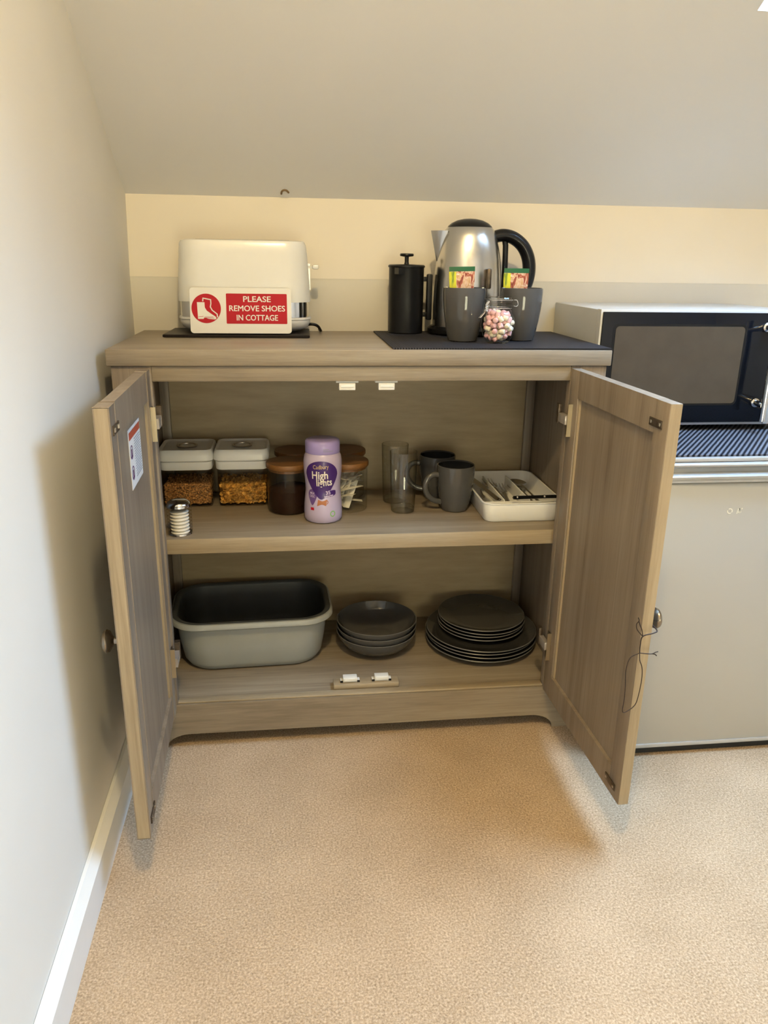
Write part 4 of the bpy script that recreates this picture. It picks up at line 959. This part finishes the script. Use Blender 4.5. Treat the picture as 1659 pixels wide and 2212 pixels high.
def flat_strip(bm, base, dv, sv_, prof, th, arch=None):
    """cutlery blank: prof of (distance, halfwidth, height)"""
    uv = Vector((0, 0, 1)); A = []
    for t, hw, hh in prof:
        p = Vector(base) + dv * t + uv * hh
        A.append([bm.verts.new(p + sv_ * hw + uv * th * .3), bm.verts.new(p + uv * th), bm.verts.new(p - sv_ * hw + uv * th * .3), bm.verts.new(p)])
    for a, b in zip(A, A[1:]):
        for k in range(4): bm.faces.new((a[k], a[(k + 1) % 4], b[(k + 1) % 4], b[k]))
    bm.faces.new(A[0]); bm.faces.new(A[-1][::-1])
def dirs(az): return Vector((math.sin(az), math.cos(az), 0)), Vector((math.cos(az), -math.sin(az), 0))
def fork(base, az, lab):
    dv, sv_ = dirs(az)
    def f(bm):
        flat_strip(bm, base, dv, sv_, [(0, .004, .0), (.02, .005, .001), (.07, .0035, .006), (.105, .003, .010), (.118, .0105, .008), (.130, .0138, .005), (.136, .0138, .005)], .0024)
        for k in (-1.5, -.5, .5, 1.5):
            b_ = Vector(base) + dv * .135 + sv_ * (k * .0076)
            flat_strip(bm, b_, dv, sv_, [(0, .0023, .005), (.035, .0020, .006), (.050, .0010, .010)], .0022)
    tag(build('fork', 'cutlery_steel', None, f, origin=tuple(base)), lab, 'fork', 'forks in the cutlery tray')
def spoon(base, az, lab, s=1.0):
    dv, sv_ = dirs(az)
    def f(bm):
        flat_strip(bm, base, dv, sv_, [(0, .004, .0), (.02, .005, .001), (.07, .0033, .007), (.11 * s, .0028, .011), (.118 * s, .0035, .0105)], .0022)
        n, m_ = 24, 5; c = Vector(base) + dv * (.140 * s) + Vector((0, 0, .0105)); rings = []
        for lay in (0, .0009):
            rr = []
            for i in range(1, m_ + 1):
                q = i / m_
                rr.append([bm.verts.new(c + dv * (.028 * s * q * math.cos(2 * PI * k / n)) + sv_ * (.0185 * s * q * math.sin(2 * PI * k / n)) + Vector((0, 0, -.007 * (1 - q * q) + lay))) for k in range(n)])
            ce = bm.verts.new(c + Vector((0, 0, -.007 + lay)))
            for k in range(n): bm.faces.new((ce, rr[0][k], rr[0][(k + 1) % n]))
            for a, b in zip(rr, rr[1:]):
                for k in range(n): bm.faces.new((a[k], b[k], b[(k + 1) % n], a[(k + 1) % n]))
            rings.append(rr[-1])
        for k in range(n): bm.faces.new((rings[0][k], rings[1][k], rings[1][(k + 1) % n], rings[0][(k + 1) % n]))
    tag(build('spoon', 'cutlery_steel', None, f, origin=tuple(base)), lab, 'spoon', 'spoons in the cutlery tray')
def knife(base, az, lab, h0=0.0, dz=0.0, mat='cutlery_steel'):
    dv, sv_ = dirs(az); b_ = Vector(base)
    k = thing('table_knife', tuple(b_), lab, 'knife', 'knives in the cutlery tray')
    build('handle', mat, k, lambda bm: flat_strip(bm, b_, dv, sv_, [(0, .003, h0), (.004, .0075, h0), (.03, .008, h0 + dz * .3), (.085, .0055, h0 + dz * .8)], .006))
    build('blade', 'cutlery_steel', k, lambda bm: flat_strip(bm, b_, dv, sv_, [(.0852, .005, h0 + dz * .8 + .001), (.095, .009, h0 + dz + .001), (.17, .0095, h0 + dz * 1.2 + .001), (.195, .006, h0 + dz * 1.3 + .001), (.203, .001, h0 + dz * 1.3 + .001)], .0020))
zt0 = Z1 + .0045
knife((tcx - .068, tcy - .072, zt0 + .004), 0.10, 'steel table knife lying at the bottom of the cutlery tray')
knife((tcx - .041, tcy - .076, zt0 + .0265), -0.16, 'steel table knife lying uppermost with its handle towards the front', 0.0, .004)
fork((tcx - .006, tcy - .074, zt0 + .002), 0.06, 'dinner fork in the middle of the tray right of another fork')
fork((tcx - .0165, tcy - .068, zt0 + .0125), -0.03, 'dinner fork overlapping the top knife in the cutlery tray')
spoon((tcx + .058, tcy - .072, zt0 + .002), -0.09, 'large tablespoon in the right compartment of the tray', 1.1)
spoon((tcx + .063, tcy - .070, zt0 + .0115), -0.10, 'tablespoon resting on the other spoon in the tray', 1.1)
# black handled knife across the front
kb = Vector((tcx - .019, tcy - .108, Z1 + .0440))
kk = thing('kitchen_knife', tuple(kb), 'black riveted handle knife lying across the front of the cutlery tray', 'knife')
def khand(bm):
    prof = [(0, .008, 0), (.006, .0095, 0), (.02, .0065, 0), (.055, .006, 0.0), (.085, .0065, .0), (.097, .008, 0)]
    flat_strip(bm, kb, Vector((1, 0.03, 0.0)).normalized(), Vector((0, 1, 0)), prof, .008)
build('handle', 'black_plastic', kk, khand)
for t_ in (.008, .070): build('rivet', 'chrome', kk, lambda bm: lathe(bm, [(0, .0045), (.003, .0045), (.003, .0088), (0, .0092)], 14, tuple(kb + Vector((t_, .03 * t_ - .003, 0)))))
build('bolster', 'chrome', kk, lambda bm: box(bm, kb.x + .0972, kb.x + .1015, kb.y - .004, kb.y + .008, kb.z + .001, kb.z + .007, .001))

# ------------------------------------------------------------------ bottom of the sideboard
Z0 = ZB + .0004
bx, by, brot = 0.2275, 0.2360, math.radians(2.0)
bw = thing('washing_up_bowl', (bx, by, Z0), 'large pale grey plastic washing-up bowl with dark inside', 'bowl')
def bowl_out(bm):
    loft(bm, [(0.132, 0.070, 0.055, Z0 + .004), (0.143, 0.081, 0.062, Z0), (0.152, 0.090, 0.066, Z0 + .004), (0.1595, 0.097, 0.068, Z0 + .018), (0.166, 0.1025, 0.066, Z0 + .06), (0.171, 0.107, 0.064, Z0 + .112), (0.171, 0.107, 0.064, Z0 + .1125), (0.182, 0.118, 0.070, Z0 + .1135), (0.1855, 0.1215, 0.072, Z0 + .117), (0.1855, 0.1215, 0.072, Z0 + .124), (0.183, 0.119, 0.071, Z0 + .128), (0.177, 0.113, 0.068, Z0 + .1295), (0.1705, 0.1065, 0.064, Z0 + .128), (0.1690, 0.105, 0.063, Z0 + .1245)], (bx, by), cap1=False, seg=12, rot=brot)
build('shell', 'bowl_plastic', bw, bowl_out)
build('lining', 'bowl_inner', bw, lambda bm: loft(bm, [(0.1800, 0.1160, 0.069, Z0 + .1298), (0.1765, 0.1125, 0.067, Z0 + .1310), (0.1710, 0.1070, 0.064, Z0 + .1295), (0.1680, 0.1040, 0.063, Z0 + .1262), (0.1675, 0.1035, 0.062, Z0 + .1245), (0.162, 0.098, 0.062, Z0 + .05), (0.155, 0.092, 0.062, Z0 + .018), (0.145, 0.082, 0.058, Z0 + .009), (0.12, 0.06, 0.05, Z0 + .0085)], (bx, by), cap0=False, seg=12, rot=brot))
# bowls
oc = (0.5215, 0.2205)
bl = thing('cereal_bowl', (*oc, Z0), 'grey bowl at the bottom of the stack of three', 'bowl', 'stacked grey bowls')
build('dish', 'grey_glaze', bl, lambda bm: lathe(bm, [(0, 0.002), (0.036, 0.002), (0.038, 0.0), (0.043, 0.0), (0.047, 0.003), (0.064, 0.0085), (0.080, 0.0200), (0.090, 0.034), (0.0955, 0.0475), (0.0958, 0.0498), (0.0940, 0.0502), (0.0878, 0.0355), (0.0775, 0.0222), (0.062, 0.0112), (0.044, 0.0060), (0.036, 0.0048), (0, 0.0045)], 72, (*oc, Z0)))
build('rim_highlight', 'rim_highlight_glaze', bl, lambda bm: lathe(bm, [(0.0957, 0.0485), (0.0961, 0.0498), (0.0950, 0.0505), (0.0940, 0.0503)], 72, (*oc, Z0)))  # thin pale ring painting the light caught along the edge
for k, w in ((1, 'in the middle'), (2, 'uppermost')):
    dup(bl, (oc[0] + .0004 * k, oc[1] - .0003 * k, Z0 + .0150 * k), 0.2 * k, f'grey bowl {w} of the stack of three' if k < 2 else 'uppermost grey bowl of the stack, its inside showing')
# plates
def plate_prof(R, hh): return [(0, 0.0015), (R * .58, 0.0015), (R * .60, 0.0), (R * .64, 0.0), (R * .68, 0.002), (R * .86, hh * .45), (R * .97, hh * .88), (R, hh), (R * .992, hh + .0016), (R * .955, hh * .95 + .001), (R * .85, hh * .5 + .0035), (R * .68, .0062), (R * .6, .0055), (0, .0050)]
lc = (0.7815, 0.2250); RL, RS = 0.1345, 0.1060
pl1 = thing('dinner_plate', (*lc, Z0), 'large grey dinner plate at the bottom of the plate stack', 'plate', 'large grey plates')
build('plate', 'dark_glaze', pl1, lambda bm: lathe(bm, plate_prof(RL, .0165), 80, (*lc, Z0)))
build('rim_highlight', 'rim_highlight_glaze', pl1, lambda bm: lathe(bm, [(RL * .997, .0160), (RL + .0004, .0166), (RL * .993, .0184), (RL * .988, .0182)], 80, (*lc, Z0)))
for k, w in ((1, 'second from the bottom of the plate stack'), (2, 'third from the bottom of the plate stack'), (3, 'directly under the smaller plates')):
    dup(pl1, (lc[0] + (.002, -.0015, .001)[k - 1], lc[1] + (.001, .002, -.001)[k - 1], Z0 + .0088 * k), .3 * k, f'large grey dinner plate {w}')
zz0 = Z0 + .0088 * 3 + .0064
sc2 = (0.7855, 0.2420)
pl2 = thing('side_plate', (*sc2, zz0), 'small grey plate lowest of the four smaller plates', 'plate', 'small grey plates')
build('plate', 'dark_glaze', pl2, lambda bm: lathe(bm, plate_prof(RS, .0145), 72, (*sc2, zz0)))
build('rim_highlight', 'rim_highlight_glaze', pl2, lambda bm: lathe(bm, [(RS * .997, .0140), (RS + .0004, .0146), (RS * .993, .0164), (RS * .988, .0162)], 72, (*sc2, zz0)))
for k, w in ((1, 'second of the four smaller plates from below'), (2, 'just beneath the topmost plate'), (3, 'topmost on the whole plate stack')):
    dup(pl2, (sc2[0] + (-.001, .0015, 0)[k - 1], sc2[1] + (.001, -.001, .001)[k - 1], zz0 + .0082 * k), .4 * k, f'small grey plate {w}')
